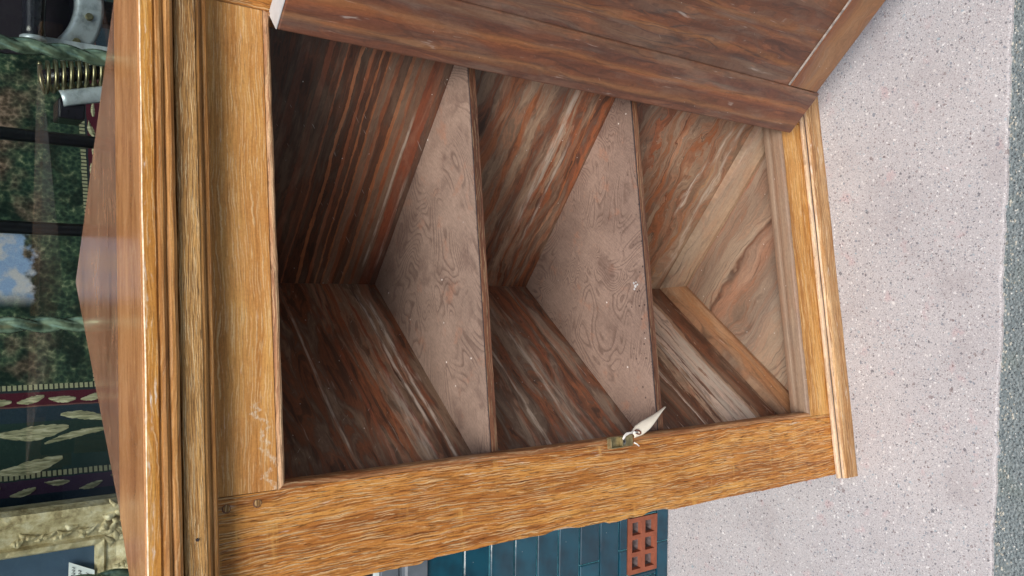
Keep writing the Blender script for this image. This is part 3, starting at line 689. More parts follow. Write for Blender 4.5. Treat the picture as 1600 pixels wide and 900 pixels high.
sm = cd.modifiers.new('thickness', 'SOLIDIFY'); sm.thickness = 0.0005
ri = tube('eyelet', [TL((-0.0945 + 0.0032 * math.cos(a), -0.0098 + 0.001 * math.sin(a), 0.5385 + 0.0050 * math.sin(a + .6))) for a in [i * 6.2832 / 16 for i in range(17)]], 0.0011, m_eyelet, tg, 8)
tube('string', [TL(p) for p in [(-0.1035, -0.0085, 0.5705), (-0.1010, -0.0120, 0.5715), (-0.0965, -0.0130, 0.5690), (-0.0940, -0.0120, 0.5640), (-0.0935, -0.0115, 0.5560), (-0.0940, -0.0110, 0.5480), (-0.0945, -0.0105, 0.5400)]], 0.0011, m_string, tg, 8)
tube('string', [TL(p) for p in [(-0.1030, -0.0090, 0.5700), (-0.1000, -0.0125, 0.5695), (-0.0970, -0.0122, 0.5660), (-0.0950, -0.0118, 0.5590), (-0.0945, -0.0115, 0.5500)]], 0.0010, m_string, tg, 8)
tube('knot', [TL((-0.0943, -0.0118, 0.5500)), TL((-0.0941, -0.0120, 0.5475)), TL((-0.0944, -0.0118, 0.5455))], [0.0016, 0.0024, 0.0014], m_string, tg, 8)
tube('string', [TL(p) for p in [(-0.1090, -0.0090, 0.5470), (-0.1115, -0.0095, 0.5420), (-0.1150, -0.0090, 0.5375)]], 0.0010, m_string, tg, 8)

# ================================================================= tiled stall riser under the shop window
WY = 1.300
def glaze():
    q = M('teal_glazed_tile', 0.07, 0.6); v = q.co()
    nz = q.noise(v, 14, 3)
    rnd = q.n('ObjectInfo').outputs['Random']
    col = q.mix(q.step(nz, 0.3, 0.7), S(0, 48, 66), S(3, 78, 100))
    col = q.mix(q.math('MULTIPLY', rnd, 0.5), col, S(4, 42, 62))
    vo = q.vor(v, 60)
    col = q.mix(q.math('MULTIPLY', q.step(vo['Distance'], 0.07, 0.04), q.math('GREATER_THAN', q.sep(vo['Color'])[0], 0.7)), col, S(150, 170, 176))
    q.color(col); q.bump(q.noise(v, 30, 2), 0.08, 0.002)
    return q.m
m_tile = glaze()
m_grout = plain('pale_teal_grout', S(110, 186, 202), 0.6, 0.3, var=0.3, scale=60)
wall = empty('tiled_stall_riser', (0, WY, 0))
tag(wall, 'dark teal glazed brick-tile wall below the shop window', 'tiled wall')
for bx in ((-2.4, 2.4, -0.01, 0.0405), (-2.4, 2.4, 0.1265, 0.640), (-2.4, -0.6287, 0.0407, 0.1263), (-0.5043, 2.4, 0.0407, 0.1263)):
    box('grout_bed', bx[0], bx[1], 0.003, 0.10, bx[2], bx[3], m_grout, wall)
rows = [(0.0015, 0.0365), (0.1305, 0.1525), (0.1555, 0.2085), (0.2125, 0.2655), (0.2695, 0.3225), (0.3265, 0.3785), (0.3825, 0.4355), (0.4395, 0.4945), (0.4985, 0.5545), (0.5585, 0.6385)]
rows.insert(1, (0.0400, 0.1265))
TLN = 0.152
tmesh = {}
def tile_mesh(w_, h_):
    k = (round(w_, 4), round(h_, 4))
    if k not in tmesh:
        e = 0.0018
        vs = [(0, 0.004, 0), (w_, 0.004, 0), (w_, 0.004, h_), (0, 0.004, h_), (0, 0, 0), (w_, 0, 0), (w_, 0, h_), (0, 0, h_), (e, -0.0016, e), (w_ - e, -0.0016, e), (w_ - e, -0.0016, h_ - e), (e, -0.0016, h_ - e)]
        fs = [(8, 9, 10, 11)] + [(i, (i + 1) % 4, 4 + (i + 1) % 4, 4 + i) for i in range(4)] + [(4 + i, 4 + (i + 1) % 4, 8 + (i + 1) % 4, 8 + i) for i in range(4)]
        me = bpy.data.meshes.new('tile'); me.from_pydata(vs, [], fs); me.update(); me.materials.append(m_tile)
        tmesh[k] = me
    return tmesh[k]
VX0, VX1 = -0.6285, -0.5045
for ri_, (z0, z1) in enumerate(rows):
    off = -0.5715 + (0.0 if ri_ in (0, 2, 4, 6, 8, 10) else TLN / 2 + 0.006)
    if ri_ == 4: off = -0.5815
    if ri_ == 6: off = -0.605
    k = -8
    while off + k * TLN < 1.0:
        x0 = off + k * TLN + 0.0012; x1 = x0 + TLN - 0.0024
        k += 1
        segs = [(x0, x1)]
        if ri_ == 1:
            segs = []
            if x0 < VX0 - 0.003: segs.append((x0, min(x1, VX0 - 0.003)))
            if x1 > VX1 + 0.003: segs.append((max(x0, VX1 + 0.003), x1))
        for sa, sb in segs:
            if sb - sa < 0.006: continue
            o = bpy.data.objects.new('tile', tile_mesh(sb - sa, z1 - z0)); C.objects.link(o)
            o.parent = wall; o.location = (sa, random.uniform(-0.0006, 0.0004), z0)
            o.rotation_euler = (random.uniform(-.006, .006), 0, random.uniform(-.006, .006))
# terracotta air brick: a face plate with six funnel holes
m_terra = plain('terracotta', S(146, 86, 66), 0.8, 0.25, var=0.12, scale=50, bump=0.3)
m_dust = plain('dusty_hollow', S(104, 94, 96), 0.9, 0.1, var=0.35, scale=120)
vent = empty('air_brick', (0, 0, 0), 0, wall)
vs, fs, fm = [], [], []
gx = [VX0, VX0 + 0.012, VX0 + 0.042, VX0 + 0.047, VX0 + 0.077, VX0 + 0.082, VX0 + 0.112, VX1]
gx = [VX0, VX0 + 0.010, VX0 + 0.038, VX0 + 0.048, VX0 + 0.076, VX0 + 0.086, VX0 + 0.114, VX1]
gz = [0.0400, 0.0480, 0.0775, 0.0895, 0.1175, 0.1270]
for i in range(len(gx) - 1):
    for j in range(len(gz) - 1):
        x0, x1, z0, z1 = gx[i], gx[i + 1], gz[j], gz[j + 1]
        b = len(vs)
        if i % 2 == 1 and j % 2 == 1:
            cx_, cz_ = (x0 + x1) / 2, (z0 + z1) / 2
            vs += [(x0, -0.004, z0), (x1, -0.004, z0), (x1, -0.004, z1), (x0, -0.004, z1)]
            vs += [(x0 + .001, 0.006, z0 + .001), (x1 - .001, 0.006, z0 + .001), (x1 - .001, 0.006, z1 - .001), (x0 + .001, 0.006, z1 - .001)]
            e = 0.0045
            vs += [(cx_ - e, 0.030, cz_ - e), (cx_ + e, 0.030, cz_ - e), (cx_ + e, 0.030, cz_ + e), (cx_ - e, 0.030, cz_ + e)]
            for k in range(4):
                fs.append((b + k, b + (k + 1) % 4, b + 4 + (k + 1) % 4, b + 4 + k)); fm.append(0)
                fs.append((b + 4 + k, b + 4 + (k + 1) % 4, b + 8 + (k + 1) % 4, b + 8 + k)); fm.append(1)
            fs.append((b + 8, b + 9, b + 10, b + 11)); fm.append(1)
        else:
            vs += [(x0, -0.004, z0), (x1, -0.004, z0), (x1, -0.004, z1), (x0, -0.004, z1)]
            fs.append((b, b + 1, b + 2, b + 3)); fm.append(0)
obj('face_plate', vs, fs, [m_terra, m_dust], vent, fmat=fm)
for x0, x1, z0, z1 in ((VX0, VX1, 0.0400, 0.0402), (VX0, VX1, 0.1268, 0.127)):
    box('edge', x0, x1, -0.0039, 0.003, z0, z1, m_terra, vent)
for x in (VX0, VX1 - 0.0002):
    box('edge', x, x + 0.0002, -0.0039, 0.003, 0.0403, 0.1267, m_terra, vent)

# ================================================================= shop front
m_paint = plain('blue_grey_paint', S(96, 106, 116), 0.35, 0.45, var=0.15, scale=30)
m_paintw = plain('white_paint_line', S(206, 222, 222), 0.45, 0.4, var=0.05)
m_dkpaint = plain('black_paint', S(26, 28, 34), 0.35, 0.45, var=0.2)
shop = empty('shop_front', (0, WY, 0))
tag(shop, 'shop front with tall glass pane and twisted bronze columns behind the cabinet', 'shop front')
prof = [(-0.004, 0.6405), (-0.012, 0.6425), (-0.012, 0.683), (-0.009, 0.687), (-0.002, 0.689), (-0.002, 0.695), (-0.006, 0.699), (-0.006, 0.731), (0.0, 0.7345), (0.10, 0.7345), (0.10, 0.6405)]
extrude_x('sill', prof, -2.4, 2.4, m_paint, shop, n=1)
box('sill_strip', -2.4, 2.4, -0.004, 0.02, 0.7352, 0.7445, m_paintw, shop)
box('bottom_bar', -2.4, 2.4, 0.0, 0.04, 0.745, 0.80, m_dkpaint, shop, bevel=0.004)
box('fascia', -2.4, 2.4, -0.03, 0.25, 2.45, 6.5, m_paint, shop)
for x0, x1 in ((-2.7, -2.4), (2.4, 2.7)):
    box('pilaster', x0, x1, -0.05, 0.3, 0.0, 6.5, m_paint, shop)
def glass():
    mt = bpy.data.materials.new('window_glass'); mt.use_nodes = True
    t = mt.node_tree; t.nodes.clear()
    o = t.nodes.new('ShaderNodeOutputMaterial'); mx = t.nodes.new('ShaderNodeMixShader')
    tr = t.nodes.new('ShaderNodeBsdfTransparent'); gl = t.nodes.new('ShaderNodeBsdfGlossy')
    lw = t.nodes.new('ShaderNodeLayerWeight'); lw.inputs[0].default_value = 0.5
    pw = t.nodes.new('ShaderNodeMath'); pw.operation = 'POWER'; pw.inputs[1].default_value = 5.0
    ma = t.nodes.new('ShaderNodeMath'); ma.operation = 'MULTIPLY_ADD'; ma.inputs[1].default_value = 0.96; ma.inputs[2].default_value = 0.04
    tr.inputs[0].default_value = (0.94, 0.975, 0.97, 1); gl.inputs['Roughness'].default_value = 0.0
    t.links.new(lw.outputs['Facing'], pw.inputs[0]); t.links.new(pw.outputs[0], ma.inputs[0]); t.links.new(ma.outputs[0], mx.inputs[0])
    t.links.new(tr.outputs[0], mx.inputs[1]); t.links.new(gl.outputs[0], mx.inputs[2]); t.links.new(mx.outputs[0], o.inputs[0])
    return mt
m_glass = glass()
box('pane', -2.38, 2.38, 0.030, 0.034, 0.801, 2.45, m_glass, shop)
def bronze():
    q = M('green_bronze', 0.2, 0.6, 0.6); v = q.co()
    q.color(q.mix(q.step(q.noise(v, 60, 3), 0.3, 0.7), S(66, 88, 74), S(136, 164, 136)))
    return q.m
m_bronze = bronze()
def twisted(x, mat):
    vs, fs = [], []
    seg, n = 28, 300
    z0, z1 = 0.80, 2.44
    for i in range(n + 1):
        z = z0 + (z1 - z0) * i / n
        tw = z * 2 * math.pi / 0.088
        for j in range(seg):
            a = 2 * math.pi * j / seg
            rr = 0.0072 + 0.0048 * abs(math.cos(a)) ** 1.2
            vs.append((rr * math.cos(a + tw), rr * math.sin(a + tw), z))
    for i in range(n):
        for j in range(seg):
            fs.append((i * seg + j, i * seg + (j + 1) % seg, (i + 1) * seg + (j + 1) % seg, (i + 1) * seg + j))
    return vs, fs
tv, tf = twisted(0, None)
for x in (0.323, -0.060, -0.430, -0.80, -1.18, 0.70, 1.08):
    o = obj('twisted_column', tv, tf, m_bronze, shop, smooth=True) if x == 0.323 else bpy.data.objects.new('twisted_column', tw0)
    if x == 0.323: tw0 = o.data
    else: C.objects.link(o); o.parent = shop
    o.location = (x, 0.004, 0)
    o.rotation_euler = (0, 0, random.uniform(0, 6))

# display inside the window
m_room = plain('shop_interior_paint', S(66, 62, 62), 0.8, 0.2)
tag(box('display_platform', -2.4, 2.4, 1.405, 3.4, 0.60, 0.72, plain('platform_boards', S(70, 58, 48), 0.6), None), kind='structure')
tag(box('shop_back_wall', -2.5, 2.5, 3.4, 3.5, 0, 2.7, m_room), kind='structure')
tag(box('shop_ceiling', -2.5, 2.5, 1.56, 3.4, 2.6, 2.7, plain('shop_ceiling_paint', S(150, 146, 140), 0.8)), kind='structure')
for i, x in enumerate((-2.5, 2.42)):
    tag(box('shop_side_wall', x, x + 0.08, 1.56, 3.39, 0, 2.59, m_room), kind='structure')

# ---- tapestry
ya = R(22)
tap = empty('tapestry', (-0.193, 1.75, 1.121), ya)
tag(tap, 'dark green verdure tapestry with crimson leaf border hanging behind the glass', 'tapestry')
def tap_mat():
    q = M('woven_tapestry', 0.85, 0.15); c = q.co(); x, y, z = q.sep(c)
    wv = q.math('MULTIPLY', q.math('SUBTRACT', q.noise(c, 40, 2), 0.5), 0.004)
    e = q.math('ADD', q.math('MULTIPLY', q.math('MINIMUM', x, z), -1.0), wv)
    # field
    f1 = q.math('ADD', q.math('MULTIPLY', q.noise(c, 42, 6, 0.75, 0.5), 0.7), q.math('MULTIPLY', q.vor(c, 110)['Distance'], 0.3)); f2 = q.noise(q.vmath('ADD', c, (4, 2, 1)), 9, 3)
    field = q.ramp(f1, [(0.28, S(20, 34, 32)), (0.46, S(44, 66, 56)), (0.58, S(74, 96, 74)), (0.70, S(150, 158, 124))])
    field = q.mix(q.math('MULTIPLY', q.step(q.noise(q.vmath('ADD', c, (7, 1, 3)), 16, 4, 0.6), 0.46, 0.60), 0.75), field, S(20, 32, 32))
    warm = q.ramp(f1, [(0.28, S(44, 34, 32)), (0.48, S(104, 88, 74)), (0.66, S(176, 150, 132))])
    up_ = q.step(z, 0.045, 0.14)
    field = q.mix(q.math('MULTIPLY', q.step(f2, 0.45, 0.62), up_), field, warm)
    sky_refl = q.math('MULTIPLY', q.math('MULTIPLY', q.step(x, 0.15, 0.19), q.step(x, 0.33, 0.29)), q.step(q.math('ADD', z, q.math('MULTIPLY', q.noise(c, 34, 4), 0.09)), 0.135, 0.155))
    field = q.mix(sky_refl, field, q.mix(q.step(q.noise(c, 22, 3), 0.45, 0.6), S(150, 176, 214), S(206, 204, 208)))  # pale patch: sky mirrored in the window glass, painted into the weave
    # border, by distance outward from the field
    mr = q.n('MapRange'); q.set(mr.inputs[0], e); mr.inputs[1].default_value = -0.01; mr.inputs[2].default_value = 0.29
    def P(d): return (d + 0.01) / 0.30
    bd = q.ramp(mr.outputs[0], [(0.0, S(28, 44, 44)), (P(0.011), S(44, 54, 60)), (P(0.0135), S(84, 34, 48)), (P(0.040), S(120, 82, 78)), (P(0.0425), S(44, 60, 72)), (P(0.070), S(44, 64, 60)), (P(0.160), S(44, 60, 62)), (P(0.174), S(70, 50, 74)), (P(0.202), S(32, 46, 60))], 'CONSTANT')
    al = q.math('MAXIMUM', q.math('ABSOLUTE', x), 0.0)
    along = q.mix(q.math('GREATER_THAN', x, z), z, x)
    bt = q.math('PINGPONG', q.sep(along)[0], 0.0042)
    bm_ = q.step(bt, 0.0010, 0.0018)
    for lo_, hi_ in ((0.0, 0.010), (0.1625, 0.1725)):
        ring_ = q.math('MULTIPLY', q.math('GREATER_THAN', e, lo_), q.math('LESS_THAN', e, hi_))
        bd = q.mix(ring_, bd, q.mix(bm_, S(40, 48, 46), S(168, 168, 136)))
    col = q.mix(q.math('GREATER_THAN', e, 0.0), field, bd)
    col = q.mix(0.35, col, q.ramp(q.noise(c, 420, 2), [(0.3, (0.3, 0.3, 0.3, 1)), (0.7, (0.68, 0.68, 0.68, 1))]), 'OVERLAY')
    q.color(col); q.bump(q.noise(c, 700, 2), 0.4, 0.001)
    return q.m
nx, nz = 60, 40
vs, fs = [], []
for i in range(nx + 1):
    for j in range(nz + 1):
        x = -0.26 + 1.5 * i / nx; z = -0.26 + 0.9 * j / nz
        vs.append((x, 0.006 * math.sin(x * 17) * (0.3 + 0.4 * max(0, x)), z))
for i in range(nx):
    for j in range(nz):
        a = i * (nz + 1) + j
        fs.append((a, a + 1, a + nz + 2, a + nz + 1))
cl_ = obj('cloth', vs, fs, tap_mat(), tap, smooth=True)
cl_.modifiers.new('thickness', 'SOLIDIFY').thickness = 0.004
tube('hanging_rod', [(-0.30, 0.012, 0.632), (1.28, 0.012, 0.632)], 0.010, m_dkpaint, tap, 12)
for x_ in (-0.28, 1.26):
    tube('rod_support', [(x_, 0.012, -0.395), (x_, 0.012, 0.621)], 0.009, m_dkpaint, tap, 10)
m_leaf = M('woven_leaf', 0.85, 0.15); v_ = m_leaf.co()
m_leaf.color(m_leaf.ramp(m_leaf.noise(m_leaf.sc(v_, (240, 1, 38)), 1.0, 3, 0.6, 0.6), [(0.3, S(104, 108, 84)), (0.5, S(176, 174, 140)), (0.7, S(228, 222, 190))])); m_leaf.bump(m_leaf.noise(v_, 500, 2), 0.4, 0.001)
m_leaf = m_leaf.m
def leaf(parent, x, z, ln, wd, ang, seed, lobes=3):
    n = 26
    vs, fs = [], []
    ca, sa = math.cos(ang), math.sin(ang)
    for i in range(n + 1):
        f = i / n
        w0 = wd * math.sin(math.pi * min(1, f * 0.97 + 0.03)) ** 0.8 * (1 - 0.35 * f)
        zig = 0.82 + 0.18 * (1 - ((f * (lobes + 3)) % 1.0))
        bend = 0.10 * ln * math.sin(f * 2.2)
        for k, e in enumerate((-1, 0, 1)):
            px = f * ln; pz = bend + e * w0 * (zig if e else 1) * (1 + 0.2 * mnoise.noise(Vector((f * 8, seed, e))))
            vs.append((x + px * ca - pz * sa, -0.0045 - (0.0022 if e == 0 else 0.0), z + px * sa + pz * ca))
    for i in range(n):
        for k in range(2):
            a = i * 3 + k
            fs.append((a, a + 1, a + 4, a + 3))
    o = obj('woven_leaf', vs, fs, m_leaf, parent)
    o.modifiers.new('thickness', 'SOLIDIFY').thickness = 0.0012
    return o
H_ = math.pi / 2
leaf(tap, -0.084, 0.046, 0.120, 0.017, H_ - 0.04, 1); leaf(tap, -0.140, 0.058, 0.110, 0.015, H_ + 0.08, 2); leaf(tap, -0.112, 0.086, -0.125, 0.018, H_ + 0.06, 3)
leaf(tap, -0.060, 0.058, -0.09, 0.010, H_ - 0.30, 4, 6)
for i in range(9):
    leaf(tap, -0.027 + 0.004 * (-1) ** i, -0.02 + 0.052 * i, 0.044, 0.008, H_ + 0.15 * (-1) ** i, 10 + i, 2)
    leaf(tap, -0.188 + 0.003 * (-1) ** i, -0.06 + 0.054 * i, 0.040, 0.007, H_ - 0.15 * (-1) ** i, 30 + i, 2)
for i in range(16):
    leaf(tap, 0.02 + 0.052 * i, -0.028, 0.042, 0.008, 0.15 * (-1) ** i, 50 + i, 2)

# ---- two slim dark poles
for i, (x, lab) in enumerate(((0.215, 'slim dark iron display pole nearer the riveted steel ring'), (0.079, 'slim dark iron display pole nearer the cabinet peak'))):
    p = empty('iron_pole', (x, 1.40, 0.72))
    tag(p, lab, 'pole', 'dark poles in the window')
    tube('shaft', [(0, 0, 0.01), (0.0, 0, 1.6)], 0.0095, m_dkpaint, p, 14)
    tube('foot', [(0, 0, 0.0), (0, 0, 0.012)], [0.06, 0.05], m_dkpaint, p, 24)

# ---- gilt frame with mirror glass
m_gilt = M('worn_gilding', 0.5, 0.4, 0.15); v_ = m_gilt.co()
m_gilt.color(m_gilt.ramp(m_gilt.noise(v_, 45, 5, 0.65), [(0.3, S(132, 112, 76)), (0.5, S(204, 188, 146)), (0.7, S(236, 226, 194))])); m_gilt.bump(m_gilt.noise(v_, 160, 4), 0.6, 0.003)
m_gilt = m_gilt.m
m_mirror = plain('dim_blue_mirror', S(92, 114, 138), 0.2, 0.5, 0.3, var=0.15, scale=9)
fx, fz, FY = -0.414, 1.1675, 1.42            # inner lower right corner
fo = empty('gilt_frame', (fx, FY, fz))
tag(fo, 'carved gilt picture frame around a dull blue-grey panel at the window', 'picture frame')
FW = 0.074
W_, HH = 0.50, 0.62
def frame_rail(horizontal, at, n=60):
    prof = [(0.0, 0.004), (0.004, -0.004), (0.012, -0.006), (0.016, 0.0), (0.030, -0.004), (0.048, -0.014), (0.058, -0.022), (0.068, -0.020), (FW, -0.008), (FW, 0.02), (0.0, 0.02)]
    vs, fs = [], []
    k = len(prof)
    for i in range(n + 1):
        f = i / n
        for d, y in prof:
            w_ = 0.0012 * math.sin(f * 260) if 0.002 < d < 0.014 else 0
            if horizontal:
                x = (-W_ - d) + (W_ + 2 * d) * f
                z = -d if at < 0 else HH + d
                vs.append((x, y + w_, z))
            else:
                z = -d + (HH + 2 * d) * f
                x = d if at > 0 else -W_ - d
                vs.append((x, y + w_, z))
    for i in range(n):
        for j in range(k): fs.append((i * k + j, i * k + (j + 1) % k, (i + 1) * k + (j + 1) % k, (i + 1) * k + j))
    fs += [tuple(range(k)), tuple(n * k + j for j in range(k))]
    return obj('frame_rail', vs, fs, m_gilt, fo)
for hz, at in ((True, -1), (True, 1), (False, 1), (False, -1)): frame_rail(hz, at)
box('panel', -W_ - 0.002, 0.002, 0.006, 0.012, -0.002, HH + 0.002, m_mirror, fo)
def lump(x, z, y, ln, wd, ang, vs, fs):
    b = len(vs); nu_, nv_ = 8, 6
    ca, sa = math.cos(ang), math.sin(ang)
    for i in range(nu_ + 1):
        f = i / nu_
        w_ = wd * math.sin(math.pi * (0.06 + 0.9 * f)) ; bend = 0.35 * ln * math.sin(f * 2.6)
        for j in range(nv_ + 1):
            t = (j / nv_ - 0.5) * math.pi
            px = f * ln; pz = bend + w_ * math.sin(t); py = -w_ * 0.9 * math.cos(t) * (0.8 + 0.3 * math.sin(f * 14))
            vs.append((x + px * ca - pz * sa, y + py, z + px * sa + pz * ca))
    for i in range(nu_):
        for j in range(nv_):
            a = b + i * (nv_ + 1) + j
            fs.append((a, a + 1, a + nv_ + 2, a + nv_ + 1))
vs, fs = [], []
for i in range(16):                           # corner scrolls
    a = i * 2.399
    rr = 0.008 + 0.0022 * i
    lump(0.036 + rr * math.cos(a) * 0.8, -0.036 + rr * math.sin(a) * 0.8, -0.018, random.uniform(0.016, 0.030), random.uniform(0.004, 0.0075), a + 1.2, vs, fs)
obj('corner_carving', vs, fs, m_gilt, fo, smooth=True)
vs, fs = [], []
for i in range(44):                           # leaf scrolls along the rails
    z = 0.0 + 0.008 * i
    lump(0.038 + random.uniform(-0.008, 0.014), z, -0.009, random.uniform(0.012, 0.024), random.uniform(0.003, 0.006), random.choice((1.1, 1.6, 2.2)) + random.uniform(-.3, .3), vs, fs)
    lump(-0.02 - 0.010 * i, -0.038 - random.uniform(-0.008, 0.014), -0.009, random.uniform(0.012, 0.024), random.uniform(0.003, 0.006), random.uniform(0, 3), vs, fs)
obj('leaf_carving', vs, fs, m_gilt, fo, smooth=True)

bl = empty('display_block', (-0.664, 1.46, 0.7205))
tag(bl, 'dark painted block that carries the gilt frame in the window', 'display block')
box('body', -0.33, 0.33, -0.05, 0.06, 0.0, 0.355, m_dkpaint, bl, bevel=0.004)
box('top_board', -0.345, 0.345, -0.06, 0.07, 0.3555, 0.372, m_dkpaint, bl, bevel=0.003)
# ---- price card leaning in the frame
pc = empty('price_card', (-0.416, 1.413, 1.1685), 0)
tag(pc, 'white handwritten price card tucked in the corner of the gilt frame', 'card')
m_card = plain('white_card', S(240, 244, 242), 0.7, 0.2, var=0.02)
m_ink = plain('grey_ink', S(96, 100, 104), 0.7, 0.2)
cw, ch = 0.062, 0.036
px0 = -0.002
cv = [(-cw - 0.038 + 0.0, 0, 0.0), (-0.036, 0, 0.0), (-0.0195, 0, 0.034), (-cw - 0.022, 0, 0.034 + 0.006)]
cv = [(-0.105, 0, 0.001), (-0.040, 0, 0.001), (-0.0225, 0, 0.0355), (-0.090, 0, 0.0365)]
cv = [(-0.110, 0.0, 0.0005), (-0.0335, 0.0, 0.0005), (-0.0165, 0.006, 0.0355), (-0.095, 0.006, 0.0370)]
cb = obj('card', cv, [(0, 1, 2, 3)], m_card, pc)
cb.modifiers.new('thickness', 'SOLIDIFY').thickness = 0.0006
def ink(pts):
    q = []
    for (u, v) in pts:                        # u along the card's lower edge, v up the card
        A0, B0, C0, D0 = [Vector(p) for p in cv]
        p = A0.lerp(B0, u).lerp(D0.lerp(C0, u), v)
        q.append((p.x, p.y - 0.0010, p.z))
    tube('writing', q, 0.00042, m_ink, pc, 5)
for k in range(2):
    for i in range(7):
        u = 0.93 - 0.055 * i - (0.03 if k else 0); v = 0.83 - 0.26 * k
        ink([(u - 0.020, v + 0.05), (u, v + random.uniform(.02, .08)), (u - 0.004, v - 0.06), (u - 0.018, v - random.uniform(.02, .08)), (u - 0.03, v + random.uniform(-.03, .05))])
ink([(0.90, 0.34), (0.885, 0.20), (0.90, 0.12)]); ink([(0.875, 0.30), (0.84, 0.32), (0.855, 0.12)])
ink([(0.80, 0.30), (0.78, 0.18), (0.81, 0.12), (0.825, 0.2), (0.79, 0.3), (0.81, 0.36), (0.80, 0.30)])

# ---- riveted steel relic with brass coil
m_polish = M('polished_steel', 0.32, 0.5, 0.3); v_ = m_polish.co()
m_polish.color(m_polish.mix(m_polish.step(m_polish.noise(v_, 50, 5, 0.65), 0.4, 0.75), S(196, 206, 212), S(140, 148, 154)))
m_polish = m_polish.m
m_brass2 = plain('yellow_brass', S(158, 150, 116), 0.3, 0.5, 0.9, var=0.15, scale=90)
m_leather = plain('black_leather', S(30, 30, 38), 0.22, 0.5, var=0.2)
m_maroon = plain('dark_cloth', S(36, 30, 40), 0.7, 0.3)
RZ = 0.040
rel = empty('steel_relic', (0.455, 1.50, 1.25))
tag(rel, 'polished steel ring with brass rivets and upright brass coil at the window', 'metalwork')
vs, fs = [], []
seg = 72
prof = [(0.094, -0.002), (0.097, -0.008), (0.102, -0.010), (0.108, -0.007), (0.132, -0.003), (0.137, 0.000), (0.139, 0.006), (0.094, 0.010)]
for i in range(seg):
    a = R(229) + R(180) * i / (seg - 1)
    for r_, y in prof: vs.append((r_ * math.cos(a), y, r_ * math.sin(a) + RZ))
k = len(prof)
fs += [tuple(range(k)), tuple((seg - 1) * k + j for j in range(k))]
for i in range(seg - 1):
    for j in range(k): fs.append((i * k + j, i * k + (j + 1) % k, ((i + 1) % seg) * k + (j + 1) % k, ((i + 1) % seg) * k + j))
obj('ring', vs, fs, m_polish, rel, smooth=True)
vs = [(0.096 * math.cos(2 * math.pi * i / 40), 0.012, RZ + 0.096 * math.sin(2 * math.pi * i / 40)) for i in range(40)]
vs += [(v[0], 0.02, v[2]) for v in vs]
obj('backing', vs, [tuple(range(40)), tuple(range(40, 80))] + [(i, (i + 1) % 40, 40 + (i + 1) % 40, 40 + i) for i in range(40)], m_maroon, rel)
for i in range(8):
    a = R(236) + i * R(23.5)
    disc('rivet', (0.117 * math.cos(a), -0.005, RZ + 0.117 * math.sin(a)), 0.0062, 0.006, m_brass2, rel, 14)
tube('grip', [(-0.075, -0.03, 0.006), (-0.07, -0.03, 0.006), (-0.06, -0.03, 0.006), (0.0, -0.03, 0.006), (0.06, -0.03, 0.006), (0.075, -0.03, 0.006)], [0.013, 0.017, 0.0155, 0.018, 0.0155, 0.012], m_leather, rel, 18)
tube('collar', [(-0.082, -0.03, 0.006), (-0.0755, -0.03, 0.006)], [0.019, 0.019], m_polish, rel, 18)
def local(x, y, z): return (x - 0.455, y - 1.50, z - 1.25)
top = Vector(local(0.316, 1.46, 1.246)); bot = Vector(local(0.352, 1.46, 1.12))
ax = (bot - top).normalized(); sa_ = ax.cross(Vector((0, 1, 0))).normalized(); sb_ = Vector((0, 1, 0))
pts = []
turns = 12
for i in range(turns * 16 + 1):
    a = i / 16 * 2 * math.pi; f = i / (turns * 16)
    pts.append(top.lerp(bot, f) + (sa_ * math.cos(a) + sb_ * math.sin(a)) * 0.0228 + ax * 0.004 * math.cos(a))
tube('coil', pts, 0.0031, m_brass2, rel, 8)
tube('coil_core', [top + ax * 0.004, bot], 0.012, m_leather, rel, 12)
obj('back_plate', *(lambda P: boxv(*P))((-0.092, -0.066, -0.012, -0.004, -0.14, -0.012)), m_polish, rel, bevel=0.002)
gut = []
vs, fs = [], []
for i in range(13):
    f = i / 12
    c = Vector(local(0.287 + 0.024 * f, 1.455, 1.219 - 0.09 * f))
    for j in range(9):
        t = (j / 8 - 0.5) * 2.6
        vs.append((c.x + 0.013 * math.sin(t), c.y - 0.010 * math.cos(t), c.z + 0.004 * math.sin(t)))
for i in range(12):
    for j in range(8): a = i * 9 + j; fs.append((a, a + 1, a + 10, a + 9))
gt = obj('gutter', vs, fs, m_polish, rel, smooth=True); gt.modifiers.new('thickness', 'SOLIDIFY').thickness = 0.002
obj('foot_block', *boxv(*[c for c in (0.258 - 0.455, 0.290 - 0.455, -0.04, 0.02, 1.184 - 1.25, 1.222 - 1.25)]), m_leather, rel, bevel=0.003)
obj('stand', *boxv(-0.02, 0.02, 0.022, 0.05, 0.7205 - 1.25, 0.05), m_leather, rel, bevel=0.003)

# ================================================================= the far side of the street (mirrored in the glass, added to block low sky)
def foliage_mat(name, c0, c1):
    q = M(name, 0.6, 0.3); v = q.co()
    q.color(q.mix(q.step(q.noise(v, 2.5, 4), 0.3, 0.7), c0, c1)); return q.m
m_fol = foliage_mat('added_hedge_leaves', (0.035, 0.07, 0.03, 1), (0.09, 0.13, 0.05, 1))
m_fol2 = foliage_mat('added_tree_leaves', (0.03, 0.06, 0.03, 1), (0.08, 0.12, 0.05, 1))
m_bark = plain('added_tree_bark', S(92, 76, 62), 0.9, 0.1, var=0.3, scale=12)
def leaves(pts, size, rng):
    vs, fs = [], []
    for p in pts:
        a = Vector((rng.gauss(0, 1), rng.gauss(0, 1), rng.gauss(0, 1))).normalized(); b_ = a.orthogonal().normalized()
        c = a.cross(b_); s_ = size * rng.uniform(0.6, 1.4)
        k = len(vs); p = Vector(p)
        vs += [p - b_ * s_, p + c * s_ * 0.5, p + b_ * s_, p - c * s_ * 0.5]; fs.append((k, k + 1, k + 2, k + 3))
    return vs, fs
rng = random.Random(5)
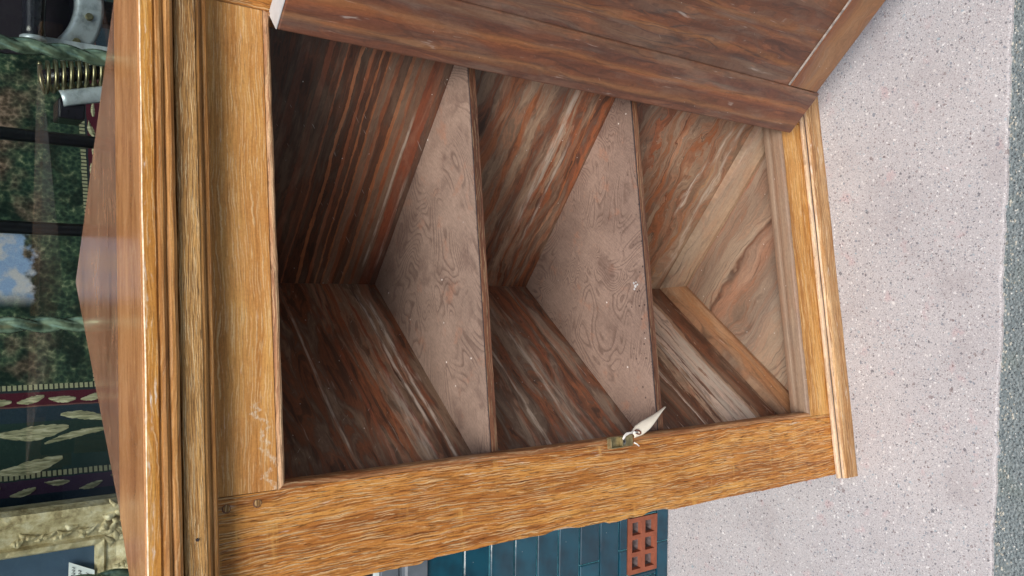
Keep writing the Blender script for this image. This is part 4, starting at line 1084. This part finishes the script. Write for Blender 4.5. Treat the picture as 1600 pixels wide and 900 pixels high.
hd = empty('hedge', (0, -8.5, -0.006)); tag(hd, 'clipped green hedge added across the street, mirrored in the shop glass', 'hedge')  # unseen hedge, added to screen low sky and show in the glass
pts = []
for i in range(9000):
    x = rng.uniform(-11, 11); t = rng.random()
    if t < 0.75: pts.append((x, 0.5 + rng.gauss(0, 0.07) + 0.12 * mnoise.noise(Vector((x * 1.3, 0, t * 9))), rng.uniform(0.02, 1.9)))
    else: pts.append((x, rng.uniform(-0.5, 0.5), 1.9 + rng.gauss(0, 0.06) + 0.12 * mnoise.noise(Vector((x * 1.1, 3, 0)))))
obj('added_hedge_foliage', *leaves(pts, 0.085, rng), m_fol, hd)
box('core', -11, 11, -0.45, 0.42, 0.0, 1.84, foliage_mat('added_hedge_inside', (0.02, 0.03, 0.015, 1), (0.03, 0.045, 0.02, 1)), hd)
whr = ('left end of the row', 'second from the left', 'third from the left', 'just left of the middle', 'middle of the row', 'just right of the middle', 'third from the right', 'second from the right', 'right end of the row')
for ti, tx in enumerate((-17.2, -12.9, -8.6, -4.4, -0.4, 4.1, 8.4, 12.8, 17.0)):  # row made longer and taller to keep low sky out of the cabinet
    tr_ = empty('added_tree', (tx, -10.3 + 0.5 * (ti % 2), -0.006))
    tag(tr_, 'leafy tree of the added row behind the hedge across the street, ' + whr[ti], 'tree', 'added trees across the street')
    hh = rng.uniform(7.4, 8.8)
    tube('added_tree_trunk', [(0, 0, 0), (0.03, 0.02, 1.2), (0.0, 0.06, 2.4), (0.1, 0.0, 3.6), (0.05, 0, hh - 1.2)], [0.22, 0.17, 0.15, 0.11, 0.03], m_bark, tr_, 10)
    cl = [(rng.gauss(0, 1.15), rng.gauss(0, 0.9), rng.uniform(2.4, hh), rng.uniform(0.6, 1.1)) for _ in range(26)]
    pts = []
    for cx_, cy_, cz_, r_ in cl:
        tube('added_tree_limb', [(0.03, 0.03, max(1.6, cz_ - 1.3)), (cx_ * 0.5, cy_ * 0.5, cz_ - 0.5), (cx_, cy_, cz_)], [0.05, 0.035, 0.012], m_bark, tr_, 6)
        for _ in range(190):
            d_ = Vector((rng.gauss(0, 1), rng.gauss(0, 1), rng.gauss(0, 1))).normalized() * r_ * rng.random() ** 0.4
            pts.append((cx_ + d_.x, cy_ + d_.y, cz_ + d_.z))
    obj('added_tree_crown', *leaves(pts, 0.14, rng), m_fol2, tr_)
